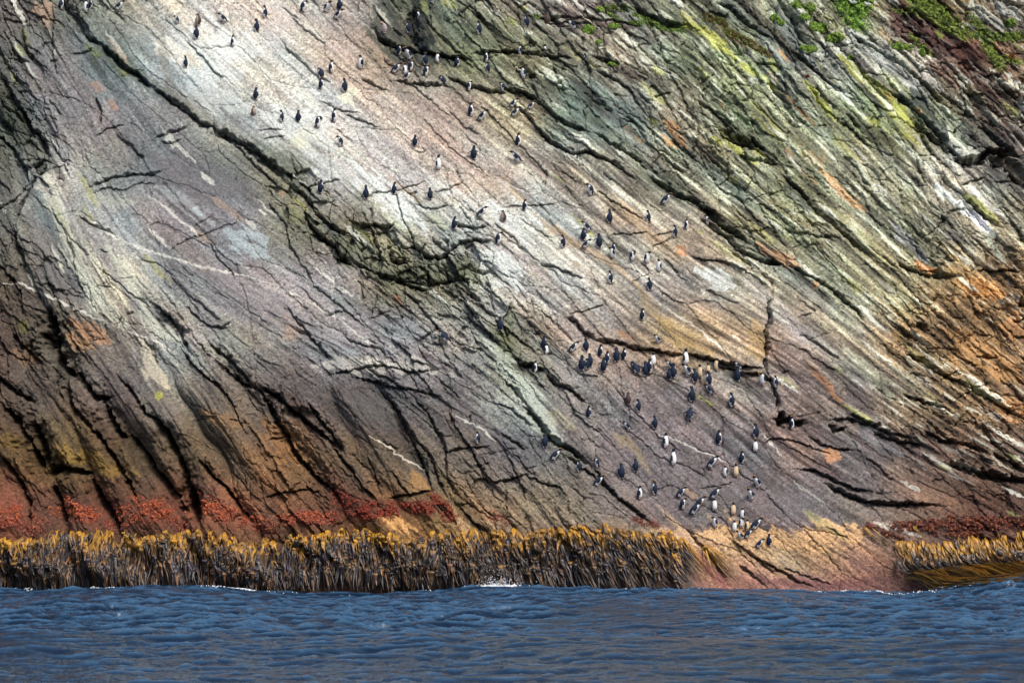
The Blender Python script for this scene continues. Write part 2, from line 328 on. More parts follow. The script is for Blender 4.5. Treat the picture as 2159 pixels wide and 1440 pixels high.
# --- traced joints, gullies and ledges: (points, width, depth, lip, reach)
CR = [
 # the long gully from the top left down to the broken ledge
 ([(110, -60), (135, 5), (165, 45), (185, 78), (215, 95)], 9, .75, .45, 40), ([(215, 92), (235, 115), (262, 140), (300, 170), (318, 182)], 8, .9, .5, 40),
 ([(318, 178), (350, 205), (395, 235), (420, 255), (452, 268)], 8, .6, .4, 40), ([(448, 278), (480, 283), (505, 300), (540, 322), (575, 350), (605, 385)], 9, .9, .5, 45),
 ([(420, 250), (470, 282), (520, 330), (565, 375), (600, 400)], 4, .35, .2, 25), ([(600, 380), (640, 415), (668, 450), (700, 480), (735, 500)], 7, .6, .4, 40),
 ([(560, 340), (600, 362), (640, 395), (680, 430)], 4, .4, .2, 20),
 ([(640, 440), (655, 480), (680, 505), (705, 520), (720, 545), (745, 560)], 7, .8, .5, 30), ([(735, 545), (775, 565), (810, 585), (850, 598), (890, 612), (915, 605)], 6, .7, .3, 24),
 ([(800, 578), (850, 592), (895, 600), (930, 598), (960, 590), (1000, 586)], 5, .5, .25, 20), ([(750, 478), (790, 470), (810, 480), (830, 475)], 6, .6, .4, 20),
 ([(780, 480), (790, 510), (800, 530), (798, 560)], 6, .6, .2, 20), ([(822, 520), (825, 550), (840, 553), (862, 552)], 7, .8, .4, 18), ([(880, 525), (900, 540), (930, 545), (950, 530), (975, 512), (1005, 508), (1040, 508)], 6, .6, .4, 24),
 ([(955, 470), (980, 478), (1005, 482), (1030, 476)], 5, .45, .3, 20), ([(760, 440), (775, 470), (800, 520)], 3, .3, .1, 14), ([(830, 395), (840, 430), (850, 470), (868, 500), (880, 540)], 3, .3, .12, 16),
 ([(880, 560), (900, 575), (905, 600)], 5, .5, .2, 16), ([(960, 575), (985, 560), (1000, 572), (1040, 575)], 5, .45, .2, 16), ([(930, 545), (940, 575), (950, 600)], 4, .4, .2, 14),
 # upper left
 ([(0, 150), (20, 190), (45, 235), (60, 260), (90, 300), (105, 345)], 8, .6, .35, 30), ([(-80, 180), (-20, 270), (20, 310), (50, 350), (60, 385)], 8, .7, .35, 30), ([(42, 230), (60, 270), (75, 285)], 10, .7, .3, 20),
 ([(50, 55), (52, 90), (60, 115), (70, 130)], 5, .4, .2, 18), ([(108, 0), (112, 40), (110, 90), (115, 130), (125, 165)], 4, .35, .15, 20), ([(25, 95), (30, 125), (60, 130)], 5, .4, .2, 14),
 ([(0, 40), (40, 50), (60, 45)], 3, .25, .15, 20), ([(150, 120), (185, 110), (195, 100)], 3, .2, .15, 20), ([(200, 205), (215, 235), (210, 260)], 5, .4, .2, 22), ([(195, 290), (230, 270), (262, 262)], 3, .2, .15, 25),
 ([(60, 385), (30, 420), (-20, 450)], 4, .4, .1, 10), ([(100, 345), (68, 385), (45, 425), (25, 475)], 7, .7, .3, 26), ([(25, 475), (35, 520), (60, 575), (80, 620), (95, 650), (125, 700)], 8, .8, .4, 26),
 ([(0, 560), (25, 590), (45, 625), (50, 670)], 5, .5, .2, 18), ([(320, 290), (345, 280), (370, 275), (400, 265)], 3, .25, .2, 25), ([(335, 295), (360, 300), (380, 290)], 3, .2, .15, 15),
 # left slab
 ([(165, 450), (185, 468), (215, 480), (240, 495)], 4, .25, .15, 20), ([(340, 545), (385, 510), (430, 495), (470, 480), (498, 470), (506, 445), (495, 425)], 2.2, .16, .06, 18),
 ([(405, 480), (430, 465), (455, 452)], 2, .15, .05, 12), ([(145, 500), (165, 525), (185, 545)], 2.5, .2, .05, 12), ([(100, 425), (130, 480), (150, 530), (165, 600), (185, 640)], 3, .2, .1, 20),
 ([(180, 395), (240, 372), (300, 368), (345, 360)], 4, .3, .25, 30), ([(185, 410), (225, 395), (260, 398), (300, 385), (330, 383)], 2.5, .2, .12, 16), ([(442, 510), (455, 540), (480, 570), (500, 590)], 3, .2, .1, 16),
 ([(205, 560), (240, 585), (275, 620), (325, 655)], 3, .2, .08, 20), ([(325, 640), (350, 660), (375, 685), (400, 710)], 6, .5, .25, 22), ([(345, 655), (380, 700), (400, 740)], 6, .5, .25, 22), ([(385, 640), (420, 670), (450, 690), (490, 692)], 3, .25, .15, 18),
 # lower left flutes and gullies
 ([(95, 650), (110, 690), (118, 740), (135, 775), (160, 800)], 12, 1.1, .4, 26), ([(85, 700), (110, 735)], 12, .9, .2, 20), ([(155, 780), (185, 810), (205, 838), (235, 835)], 6, .8, .4, 24), ([(212, 838), (228, 880), (250, 915), (270, 925)], 8, .9, .3, 22),
 ([(140, 800), (150, 850), (180, 890), (215, 930), (240, 965), (270, 1010), (295, 1060)], 7, .7, .3, 24), ([(270, 910), (290, 935), (320, 975), (345, 1010), (375, 1050), (400, 1090)], 6, .6, .3, 24), ([(0, 850), (40, 890), (60, 930), (75, 965), (95, 1010)], 9, 1.0, .4, 26),
 ([(70, 880), (85, 930), (100, 975), (110, 1010)], 12, .9, .2, 20), ([(95, 1000), (130, 985), (165, 992), (190, 1000)], 9, .9, .4, 20), ([(185, 1005), (210, 1050), (240, 1090), (250, 1120)], 8, .9, .3, 22), ([(340, 880), (360, 920), (380, 960), (395, 1000), (405, 1060), (415, 1100)], 8, .8, .3, 24),
 ([(250, 790), (280, 830), (310, 870), (340, 890), (352, 910), (375, 945)], 5, .5, .25, 24), ([(405, 1020), (410, 1060), (425, 1110)], 9, .9, .3, 20), ([(470, 770), (500, 800), (535, 820)], 5, .5, .3, 22), ([(440, 720), (480, 755), (515, 790), (545, 830)], 5, .5, .25, 22),
 ([(420, 965), (450, 1000), (480, 1030), (510, 1070), (540, 1110)], 5, .5, .25, 24), ([(380, 730), (400, 760), (440, 800), (470, 820), (500, 870), (530, 930)], 4, .35, .2, 24), ([(0, 960), (30, 1000), (60, 1060), (70, 1110)], 6, .6, .3, 22), ([(110, 1020), (125, 1060), (140, 1110)], 9, .8, .3, 18),
 ([(20, 700), (60, 745), (95, 770)], 5, .4, .25, 22), ([(-60, 760), (0, 800), (40, 830), (75, 850)], 6, .6, .3, 24),
 ([(540, 812), (560, 840), (580, 880), (605, 925), (628, 965), (655, 995), (700, 1032), (730, 1075)], 8, .8, .4, 26), ([(552, 815), (580, 835), (608, 858), (645, 890), (685, 920), (720, 950)], 7, .7, .35, 24), ([(650, 845), (680, 890), (715, 935), (730, 955)], 5, .45, .25, 20),
 ([(700, 940), (735, 985), (770, 1030), (795, 1055)], 4, .4, .2, 22), ([(790, 810), (820, 840), (850, 890), (880, 950), (900, 1000), (915, 1050)], 5, .5, .2, 22), ([(820, 835), (845, 875), (880, 930), (910, 965), (925, 1010), (950, 1060)], 4, .4, .2, 22), ([(740, 795), (790, 805), (830, 818), (880, 822), (935, 835)], 4, .35, .3, 24),
 ([(870, 830), (900, 870), (935, 930), (945, 1000), (960, 1050)], 4, .35, .15, 20), ([(930, 955), (960, 950), (985, 945), (1040, 938)], 3, .3, .2, 18), ([(940, 855), (960, 900), (1000, 960), (1020, 1010), (1060, 1030)], 3, .3, .15, 20), ([(1000, 960), (1020, 1000), (1040, 1015), (1080, 1010), (1110, 1000)], 4, .4, .3, 18),
 ([(815, 1048), (850, 1045), (880, 1040), (915, 1035)], 4, .4, .3, 14), ([(560, 1050), (600, 1040), (640, 1030), (680, 1040)], 3, .3, .2, 18), ([(775, 960), (790, 1000), (805, 1050)], 3, .35, .1, 14), ([(830, 990), (845, 1020), (870, 1045)], 3, .35, .1, 14), ([(690, 790), (740, 780), (800, 770), (870, 785), (930, 778)], 3, .25, .2, 20),
 # upper middle
 ([(790, 60), (800, 85), (830, 100), (880, 112), (920, 118), (960, 128), (1010, 128)], 5, .6, .45, 30), ([(880, 15), (870, 50), (875, 90), (900, 125)], 12, .7, .3, 24), ([(985, 115), (1040, 113), (1090, 115), (1160, 118), (1210, 125)], 4, .4, .35, 26),
 ([(830, 170), (860, 175), (910, 180), (950, 185)], 4, .4, .3, 22), ([(940, 160), (985, 185), (1040, 195), (1070, 200)], 5, .5, .35, 24), ([(760, 165), (790, 180), (815, 192)], 3, .3, .2, 20), ([(1090, 140), (1108, 150), (1130, 168)], 8, .8, .3, 14),
 ([(590, 80), (620, 115), (660, 150), (700, 180)], 3, .25, .15, 22), ([(390, 80), (420, 115), (450, 150), (480, 165)], 3, .22, .15, 22), ([(610, 35), (650, 70), (690, 95)], 2.5, .2, .1, 22), ([(720, 235), (770, 260), (800, 268)], 2.5, .25, .15, 22), ([(670, 213), (720, 232), (765, 240)], 2, .2, .1, 20),
 ([(1000, 210), (1040, 250), (1090, 300), (1130, 340), (1160, 380)], 2.5, .2, .12, 24), ([(880, 240), (930, 290), (975, 330), (1050, 390)], 2, .15, .08, 20), ([(540, 280), (575, 273), (605, 275)], 2, .2, .1, 14), ([(550, 298), (580, 290), (602, 288)], 2, .2, .1, 14),
 ([(1060, 190), (1100, 198), (1135, 215), (1170, 245), (1205, 265), (1250, 280)], 6, .6, .4, 30), ([(1080, 215), (1110, 240), (1150, 290), (1200, 320), (1250, 325), (1305, 348), (1345, 385)], 5, .5, .35, 28), ([(1250, 275), (1290, 300), (1330, 325), (1370, 362)], 5, .5, .3, 26),
 ([(1240, 150), (1290, 165), (1320, 185), (1345, 220), (1380, 260)], 3, .3, .2, 24), ([(1250, 40), (1200, 40), (1150, 42), (1110, 30)], 3, .3, .25, 20), ([(1100, 35), (1150, 40), (1220, 42), (1300, 45), (1360, 60)], 3, .3, .25, 20), ([(1150, 50), (1200, 52), (1260, 55)], 3, .3, .25, 16),
 ([(1330, 10), (1370, 35), (1410, 50), (1440, 55)], 8, .7, .4, 26), ([(1270, 100), (1285, 125), (1300, 140)], 4, .4, .1, 12), ([(1245, 120), (1280, 130), (1310, 140)], 4, .4, .3, 16), ([(1160, 125), (1175, 165), (1190, 200)], 3, .3, .15, 20),
 ([(1290, 225), (1330, 250), (1370, 300), (1420, 350), (1470, 385)], 2.5, .25, .15, 26), ([(1470, 210), (1520, 240), (1560, 275)], 3, .3, .2, 22), ([(1515, 275), (1540, 290), (1570, 300), (1600, 305)], 10, 1.0, .5, 18), ([(1585, 285), (1600, 300), (1620, 315)], 6, .6, .3, 14), ([(1560, 320), (1600, 335), (1650, 345)], 4, .4, .3, 18),
 ([(1500, 0), (1540, 20), (1580, 55), (1640, 90)], 5, .5, .3, 30), ([(1640, 0), (1670, 40), (1690, 75), (1720, 100)], 8, .6, .3, 26), ([(1660, 95), (1700, 130), (1745, 170), (1800, 200)], 4, .4, .25, 24),
 # upper right
 ([(1880, 190), (1930, 225), (1980, 280), (2010, 320), (2030, 340)], 7, .6, .35, 26), ([(2010, 335), (2040, 340), (2075, 335), (2090, 315), (2115, 318), (2159, 330)], 10, 1.4, .7, 26), ([(2090, 330), (2130, 350), (2159, 372), (2220, 400)], 16, 1.6, .6, 26), ([(2080, 270), (2110, 300), (2140, 318)], 6, .8, .4, 20),
 ([(1925, 250), (1950, 275), (1985, 300), (2000, 325)], 7, .6, .35, 20), ([(2030, 390), (2050, 380), (2085, 372)], 4, .4, .25, 20), ([(1960, 345), (2000, 385), (2030, 405), (2065, 440), (2100, 470), (2130, 485)], 4, .45, .25, 24), ([(1990, 120), (2040, 180), (2080, 230), (2110, 265)], 4, .4, .2, 24),
 ([(1780, 60), (1830, 90), (1900, 130), (1960, 175), (2000, 220)], 4, .35, .25, 24), ([(2100, 150), (2130, 190), (2159, 220)], 4, .4, .2, 20), ([(2110, 0), (2140, 10), (2190, 15)], 6, .6, .3, 16), ([(1700, 175), (1740, 225), (1790, 265), (1850, 320)], 3, .3, .15, 24),
 # middle right
 ([(1360, 360), (1390, 385), (1425, 410), (1460, 420), (1490, 440), (1515, 470), (1545, 490), (1570, 505)], 7, .7, .4, 26), ([(1480, 425), (1510, 460), (1545, 490), (1590, 520)], 6, .6, .3, 22), ([(1470, 455), (1520, 490), (1570, 535), (1620, 552), (1650, 560)], 7, .8, .4, 24), ([(1650, 552), (1700, 580), (1750, 610), (1800, 650), (1830, 680)], 5, .5, .3, 24),
 ([(1250, 400), (1300, 430), (1360, 465)], 2.5, .25, .12, 24), ([(1450, 540), (1500, 550), (1540, 558), (1580, 580), (1620, 610)], 3, .3, .2, 24), ([(1395, 540), (1430, 580), (1450, 595)], 2, .2, .1, 18), ([(1640, 480), (1690, 490), (1740, 500), (1765, 498)], 3, .3, .2, 20), ([(1650, 360), (1690, 400), (1730, 450), (1790, 500), (1850, 550)], 5, .4, .25, 26),
 ([(1280, 495), (1330, 492), (1372, 490)], 2, .2, .12, 12), ([(1370, 500), (1410, 490), (1430, 482)], 2, .2, .12, 12), ([(1370, 520), (1400, 508), (1420, 500)], 2, .2, .1, 10), ([(1055, 438), (1110, 435), (1150, 432), (1180, 428)], 2, .2, .12, 14), ([(655, 395), (690, 385), (720, 380)], 2, .2, .12, 14),
 ([(750, 420), (790, 408), (830, 402), (870, 392), (900, 383)], 2, .2, .12, 14), ([(915, 405), (950, 398), (980, 382)], 2, .2, .12, 14), ([(870, 430), (910, 440), (950, 435)], 2, .2, .12, 14), ([(1135, 555), (1160, 562), (1180, 572), (1240, 590)], 3, .3, .2, 22), ([(1350, 550), (1370, 575), (1320, 600)], 2, .15, .1, 12),
 ([(1628, 620), (1618, 650), (1622, 675), (1612, 700), (1614, 730), (1610, 765), (1618, 795)], 5, .6, .3, 22), ([(1625, 625), (1625, 600), (1600, 575)], 3, .3, .2, 16), ([(1895, 555), (1930, 570), (1980, 580), (2040, 578)], 6, .6, .4, 22), ([(1920, 560), (1960, 568), (2010, 577)], 4, .4, .2, 16), ([(2060, 565), (2110, 570), (2159, 572)], 3, .4, .3, 18),
 ([(1985, 450), (2000, 460), (1950, 500), (1920, 465)], 3, .3, .1, 18), ([(1900, 740), (1950, 760), (1990, 790), (2060, 820), (2120, 860), (2200, 900)], 6, .6, .4, 26), ([(1890, 685), (1930, 710), (1970, 730)], 5, .5, .3, 20), ([(1935, 680), (1950, 690), (1962, 702)], 6, .7, .3, 14),
 # lower right ledges
 ([(1250, 715), (1290, 720), (1340, 735), (1400, 742), (1445, 750)], 5, .55, .4, 30), ([(1440, 745), (1490, 755), (1540, 770), (1610, 778)], 5, .6, .45, 26), ([(1500, 765), (1560, 785), (1605, 795), (1630, 805)], 4, .5, .35, 20), ([(1195, 672), (1215, 680), (1230, 700), (1255, 715)], 6, .6, .4, 20), ([(1200, 665), (1240, 655), (1280, 640)], 2, .2, .1, 20),
 ([(1618, 790), (1632, 815), (1640, 840), (1635, 870)], 4, .5, .2, 16), ([(1632, 885), (1645, 888), (1660, 885), (1672, 890), (1695, 892)], 11, 1.6, .5, 16), ([(1640, 870), (1650, 878)], 8, 1.2, .2, 10), ([(1092, 768), (1120, 770), (1150, 782)], 8, .9, .5, 20), ([(1150, 785), (1175, 810), (1210, 830), (1235, 850)], 5, .6, .3, 22),
 ([(1750, 885), (1790, 885), (1840, 895), (1880, 915), (1925, 925)], 4, .45, .35, 22), ([(1750, 895), (1760, 912), (1780, 905)], 6, .7, .2, 12), ([(1785, 872), (1830, 890), (1870, 905)], 4, .4, .2, 16), ([(1840, 905), (1870, 925), (1910, 935), (1940, 940)], 5, .5, .35, 18), ([(1900, 830), (1950, 850), (2000, 865)], 5, .5, .3, 20),
 ([(1940, 905), (1980, 930), (2040, 940), (2085, 960)], 5, .5, .3, 20), ([(1990, 975), (2040, 990), (2090, 1005), (2159, 1015), (2220, 1020)], 9, 1.0, .6, 24), ([(2085, 955), (2120, 975), (2150, 990)], 5, .6, .3, 18), ([(2060, 880), (2090, 930), (2130, 980), (2159, 1000)], 5, .5, .25, 20),
 ([(1680, 990), (1720, 995), (1760, 1015), (1800, 1030), (1840, 1035)], 4, .45, .35, 26), ([(1740, 1020), (1790, 1045), (1840, 1060), (1900, 1062), (1985, 1065)], 6, .7, .5, 26), ([(1600, 940), (1640, 925), (1700, 940), (1760, 960)], 2.5, .2, .15, 20), ([(1700, 920), (1730, 935), (1770, 945), (1800, 950)], 3, .3, .2, 18),
 ([(1100, 850), (1130, 880), (1160, 925), (1200, 945), (1245, 985)], 8, .8, .45, 24), ([(1060, 800), (1090, 830), (1130, 875)], 4, .4, .25, 20), ([(1250, 985), (1275, 1020), (1310, 1055), (1345, 1085), (1370, 1100)], 5, .55, .35, 26), ([(1190, 960), (1230, 990), (1260, 1010)], 4, .4, .2, 18),
 ([(1300, 760), (1310, 820), (1330, 870), (1320, 920)], 2, .12, .06, 20), ([(1290, 810), (1330, 860), (1390, 920), (1450, 960)], 2, .12, .05, 18), ([(1100, 1000), (1150, 1020), (1180, 1030)], 3, .3, .2, 16), ([(1060, 940), (1090, 1000), (1110, 1060)], 3, .3, .1, 18),
 ([(1475, 1030), (1510, 1025), (1550, 1020)], 1.6, .12, .08, 10), ([(1600, 1180), (1640, 1200), (1680, 1225), (1720, 1240)], 5, .45, .25, 18), ([(1540, 1135), (1580, 1165), (1620, 1195), (1640, 1215)], 4, .35, .2, 18), ([(1560, 1190), (1590, 1215), (1620, 1240)], 4, .3, .15, 12), ([(1650, 1195), (1700, 1215), (1760, 1235)], 3, .3, .15, 14), ([(1745, 1110), (1790, 1140)], 2, .2, .1, 8),
 ([(1450, 1120), (1480, 1150), (1510, 1190), (1540, 1230)], 4, .35, .15, 14), ([(980, 1080), (1010, 1110), (1040, 1130)], 4, .4, .2, 14), ([(1000, 1050), (1050, 1100)], 3, .3, .2, 14),
 ([(1080, 640), (1060, 680), (1075, 720)], 4, .4, .2, 18), ([(920, 600), (980, 640), (1020, 690), (1060, 735)], 4, .4, .25, 22), ([(830, 600), (880, 640), (920, 690), (960, 730)], 3, .3, .2, 22), ([(760, 600), (770, 630), (765, 640)], 4, .3, .1, 12), ([(795, 620), (792, 650), (780, 665)], 3, .3, .1, 12),
 ([(600, 640), (640, 690), (660, 720), (700, 760)], 3, .3, .15, 20), ([(640, 560), (660, 600), (720, 650), (780, 700)], 2.5, .2, .12, 20), ([(560, 420), (600, 470), (610, 520), (640, 560)], 3, .3, .15, 18),
]
for c in CR:
    low = c[0][0][0] < 740 and c[0][0][1] > 640
    if low and c[1] > 4: carve(c[0], c[1] * 2.6, c[2] * .55, 0, 30)
    carve(c[0], c[1] * (.62 if low and c[1] > 4 else .62 if c[1] < 9 else .8), c[2] * (1.5 if low else 1), *c[3:])
# untraced joints: short random ones along and across the strata
rr = random.Random(5)
def ang_at(u, v):
    j = int(min(max((u - U0) / ST, 0), NU - 1)); i = int(min(max((v - V0) / ST, 0), NV - 1))
    return math.radians(float(ANG[i, j])), float(ROUGH[i, j])
for k in range(1700):
    u = rr.uniform(-280, 2440); v = rr.uniform(-180, 1180)
    a, rf = ang_at(u, v)
    if rr.random() > 0.015 + 1.25 * (rf - .26): continue
    cross = rr.random() < 0.28
    n = rr.randint(2, 5) if cross else rr.randint(3, 11)
    pts = [(u, v)]
    off = (rr.choice((-1, 1)) * rr.uniform(.5, 1.3)) if cross else rr.uniform(-.16, .16)
    for i in range(n):
        a, _ = ang_at(u, v)
        a2 = a + off + rr.uniform(-.22, .22)
        st = rr.uniform(7, 14)
        u += st * math.cos(a2); v += st * math.sin(a2)
        pts.append((u, v))
    wd = rr.uniform(1.2, 2.4) + (1.6 * rf if rr.random() < .3 else 0)
    carve(pts, wd, rr.uniform(.08, .2) * (0.6 + rf) * (wd / 1.8), rr.uniform(0, .16) * (.3 + rf), rr.uniform(8, 18))

# ------------------------------------------------------------------ rock colour (stone, lichen and guano, with local shade and crack darkness averaged in)
CG = {
 0: [(100,92,90),(95,98,90),(130,132,120),(175,172,160),(188,184,176),(178,168,155),(172,155,142),(80,88,75),(98,104,88),(132,127,112),(130,118,112),(124,115,100),(112,112,85),(108,106,96),(135,135,112),(125,125,88),(95,70,55),(112,100,72),(130,125,118)],
 120: [(88,88,84),(112,110,110),(100,106,98),(172,174,168),(190,190,184),(182,178,170),(170,152,140),(132,120,100),(105,108,80),(112,112,86),(112,112,96),(145,136,122),(122,122,92),(122,128,96),(104,108,102),(155,153,138),(155,145,130),(112,76,64),(125,106,86)],
 240: [(85,86,72),(114,112,116),(118,114,118),(115,113,110),(152,152,142),(194,193,184),(188,180,170),(170,155,145),(158,140,128),(142,132,108),(96,107,98),(112,120,110),(132,128,112),(125,126,94),(126,128,106),(124,130,98),(132,132,84),(96,92,76),(78,62,52)],
 360: [(90,90,80),(158,155,145),(110,112,108),(105,100,107),(106,106,100),(122,122,106),(178,174,164),(186,180,170),(166,156,146),(158,143,128),(142,134,120),(136,128,112),(120,116,94),(124,126,104),(118,120,92),(140,136,114),(142,142,122),(160,155,142),(92,84,76)],
 480: [(95,95,88),(138,135,124),(142,140,137),(120,115,120),(112,108,122),(110,110,94),(108,104,84),(162,158,142),(172,168,156),(178,174,168),(162,155,148),(152,140,124),(148,134,116),(126,122,98),(124,122,94),(135,130,104),(130,128,104),(148,138,118),(142,136,116)],
 600: [(80,70,58),(98,95,92),(176,173,158),(128,128,125),(120,118,128),(144,138,142),(138,133,130),(110,106,84),(126,124,106),(176,172,162),(168,160,150),(152,144,134),(152,140,128),(148,138,122),(132,130,114),(124,126,102),(136,126,98),(168,126,76),(152,120,84)],
 720: [(85,68,58),(72,68,58),(116,102,92),(146,144,136),(128,126,118),(128,120,114),(132,128,134),(126,124,130),(140,138,134),(114,112,90),(156,143,132),(148,126,110),(144,122,92),(148,127,106),(142,126,118),(144,133,114),(142,118,88),(150,122,88),(150,122,90)],
 840: [(80,68,60),(85,75,68),(88,78,76),(108,106,102),(102,94,86),(82,76,78),(78,74,82),(82,78,86),(94,90,94),(148,148,134),(132,120,110),(116,106,106),(118,106,106),(126,113,106),(110,95,90),(110,98,92),(124,108,86),(138,114,86),(138,112,86)],
 960: [(72,60,44),(88,74,42),(80,65,42),(84,72,58),(96,80,62),(112,84,52),(84,74,62),(84,74,64),(102,92,82),(96,92,94),(118,108,98),(112,100,100),(108,97,100),(110,97,100),(116,94,84),(94,86,88),(100,82,76),(110,88,74),(90,74,62)],
 1080: [(112,64,50),(80,54,44),(88,54,42),(98,60,46),(118,74,54),(108,72,52),(88,52,40),(112,78,42),(132,102,62),(132,112,86),(132,117,98),(116,102,94),(110,99,101),(112,99,100),(114,102,104),(122,106,96),(122,96,80),(92,62,48),(86,56,44)],
 1150: [(90,60,45),(70,50,42),(75,52,40),(85,58,42),(95,66,48),(95,66,48),(100,72,44),(130,96,58),(150,115,70),(110,85,65),(110,88,70),(150,120,88),(190,150,104),(205,160,108),(205,160,110),(170,130,98),(120,90,76),(95,66,52),(88,60,48)],
 1240: [(50,40,36),(50,40,36),(52,40,36),(52,40,36),(55,42,38),(62,44,44),(62,44,44),(60,46,44),(62,46,44),(70,48,50),(90,56,60),(110,72,72),(140,98,86),(158,112,92),(142,100,90),(130,88,82),(90,62,60),(60,50,46),(60,50,46)],
}
rows = sorted(CG)
cg = np.array([CG[r] for r in rows], dtype=np.float64)
uu = np.clip((UW + 14 * vn(U / 60, V / 60, 31) + 8 * L_mid) / 120.0, 0, 17.999)
vv_ = VW + 14 * vn(U / 60, V / 60, 32) + 8 * L_mid
ri = np.interp(np.clip(vv_, 0, 1239.9), rows, np.arange(len(rows)))
ci0 = uu.astype(int); cf = (uu - ci0)[..., None]; cf = cf * cf * (3 - 2 * cf)
ri = np.clip(ri, 0, len(rows) - 1.001); ri0 = ri.astype(int); rf_ = (ri - ri0)[..., None]; rf_ = rf_ * rf_ * (3 - 2 * rf_)
cgl = alb(cg)
C = (cgl[ri0, ci0] * (1 - cf) * (1 - rf_) + cgl[ri0, ci0 + 1] * cf * (1 - rf_) + cgl[ri0 + 1, ci0] * (1 - cf) * rf_ + cgl[ri0 + 1, ci0 + 1] * cf * rf_).astype(np.float32)

def blend(mask, colr, sl=None):
    colr = np.asarray(alb(colr), dtype=np.float32)
    if sl is None:
        C[...] = C * (1 - mask[..., None]) + mask[..., None] * colr
    else:
        C[sl] = C[sl] * (1 - mask[..., None]) + mask[..., None] * colr

# mineral banding and mottling
vvar = 1 + 0.20 * L_col * .6 + 0.12 * L_mid * .6 + 0.16 * fbm(U / 60, V / 60, 40, 4) + .12 * L_big * .5
C *= np.clip(vvar, .45, 1.8)[..., None].astype(np.float32)
hue = fbm(U / 90, V / 70, 45, 4) + .35 * L_big
C[..., 0] *= 1 + 0.11 * hue; C[..., 2] *= 1 - 0.10 * hue
g = fbm(U / 70, V / 55, 49, 4) + .3 * L_mid
C[..., 1] *= 1 + 0.05 * g
C *= np.clip(1 + .24 * vn(U / 3.4, V / 2.8, 51) + .16 * vn(U / 7, V / 4, 52) * 1.2, .45, 1.6)[..., None]
C *= np.where(fbm(U / 5, V / 4, 53, 2) > .42, .62, 1.0)[..., None]
gr = np.random.default_rng(3).normal(0, 1, U.shape).astype(np.float32)
C *= np.clip(1 + 0.15 * gr, .4, 1.7)[..., None]
# pale lichen and guano flecks drawn along the strata, in the broken right-hand rock
fl = sstep(1.15, 2.0, L_fine + .7 * L_mid + .4 * vn(U / 5, V / 5, 60)) * sstep(.3, .7, ROUGH) * sstep(1150, 1300, U - .3 * V + 200) * sstep(1100, 900, V)
blend(.55 * fl, (205, 205, 188))
dk = sstep(1.0, 2.2, -L_fine - .6 * L_mid + .4 * vn(U / 7, V / 7, 61)) * sstep(.3, .8, ROUGH)
blend(.45 * dk, (52, 50, 46))

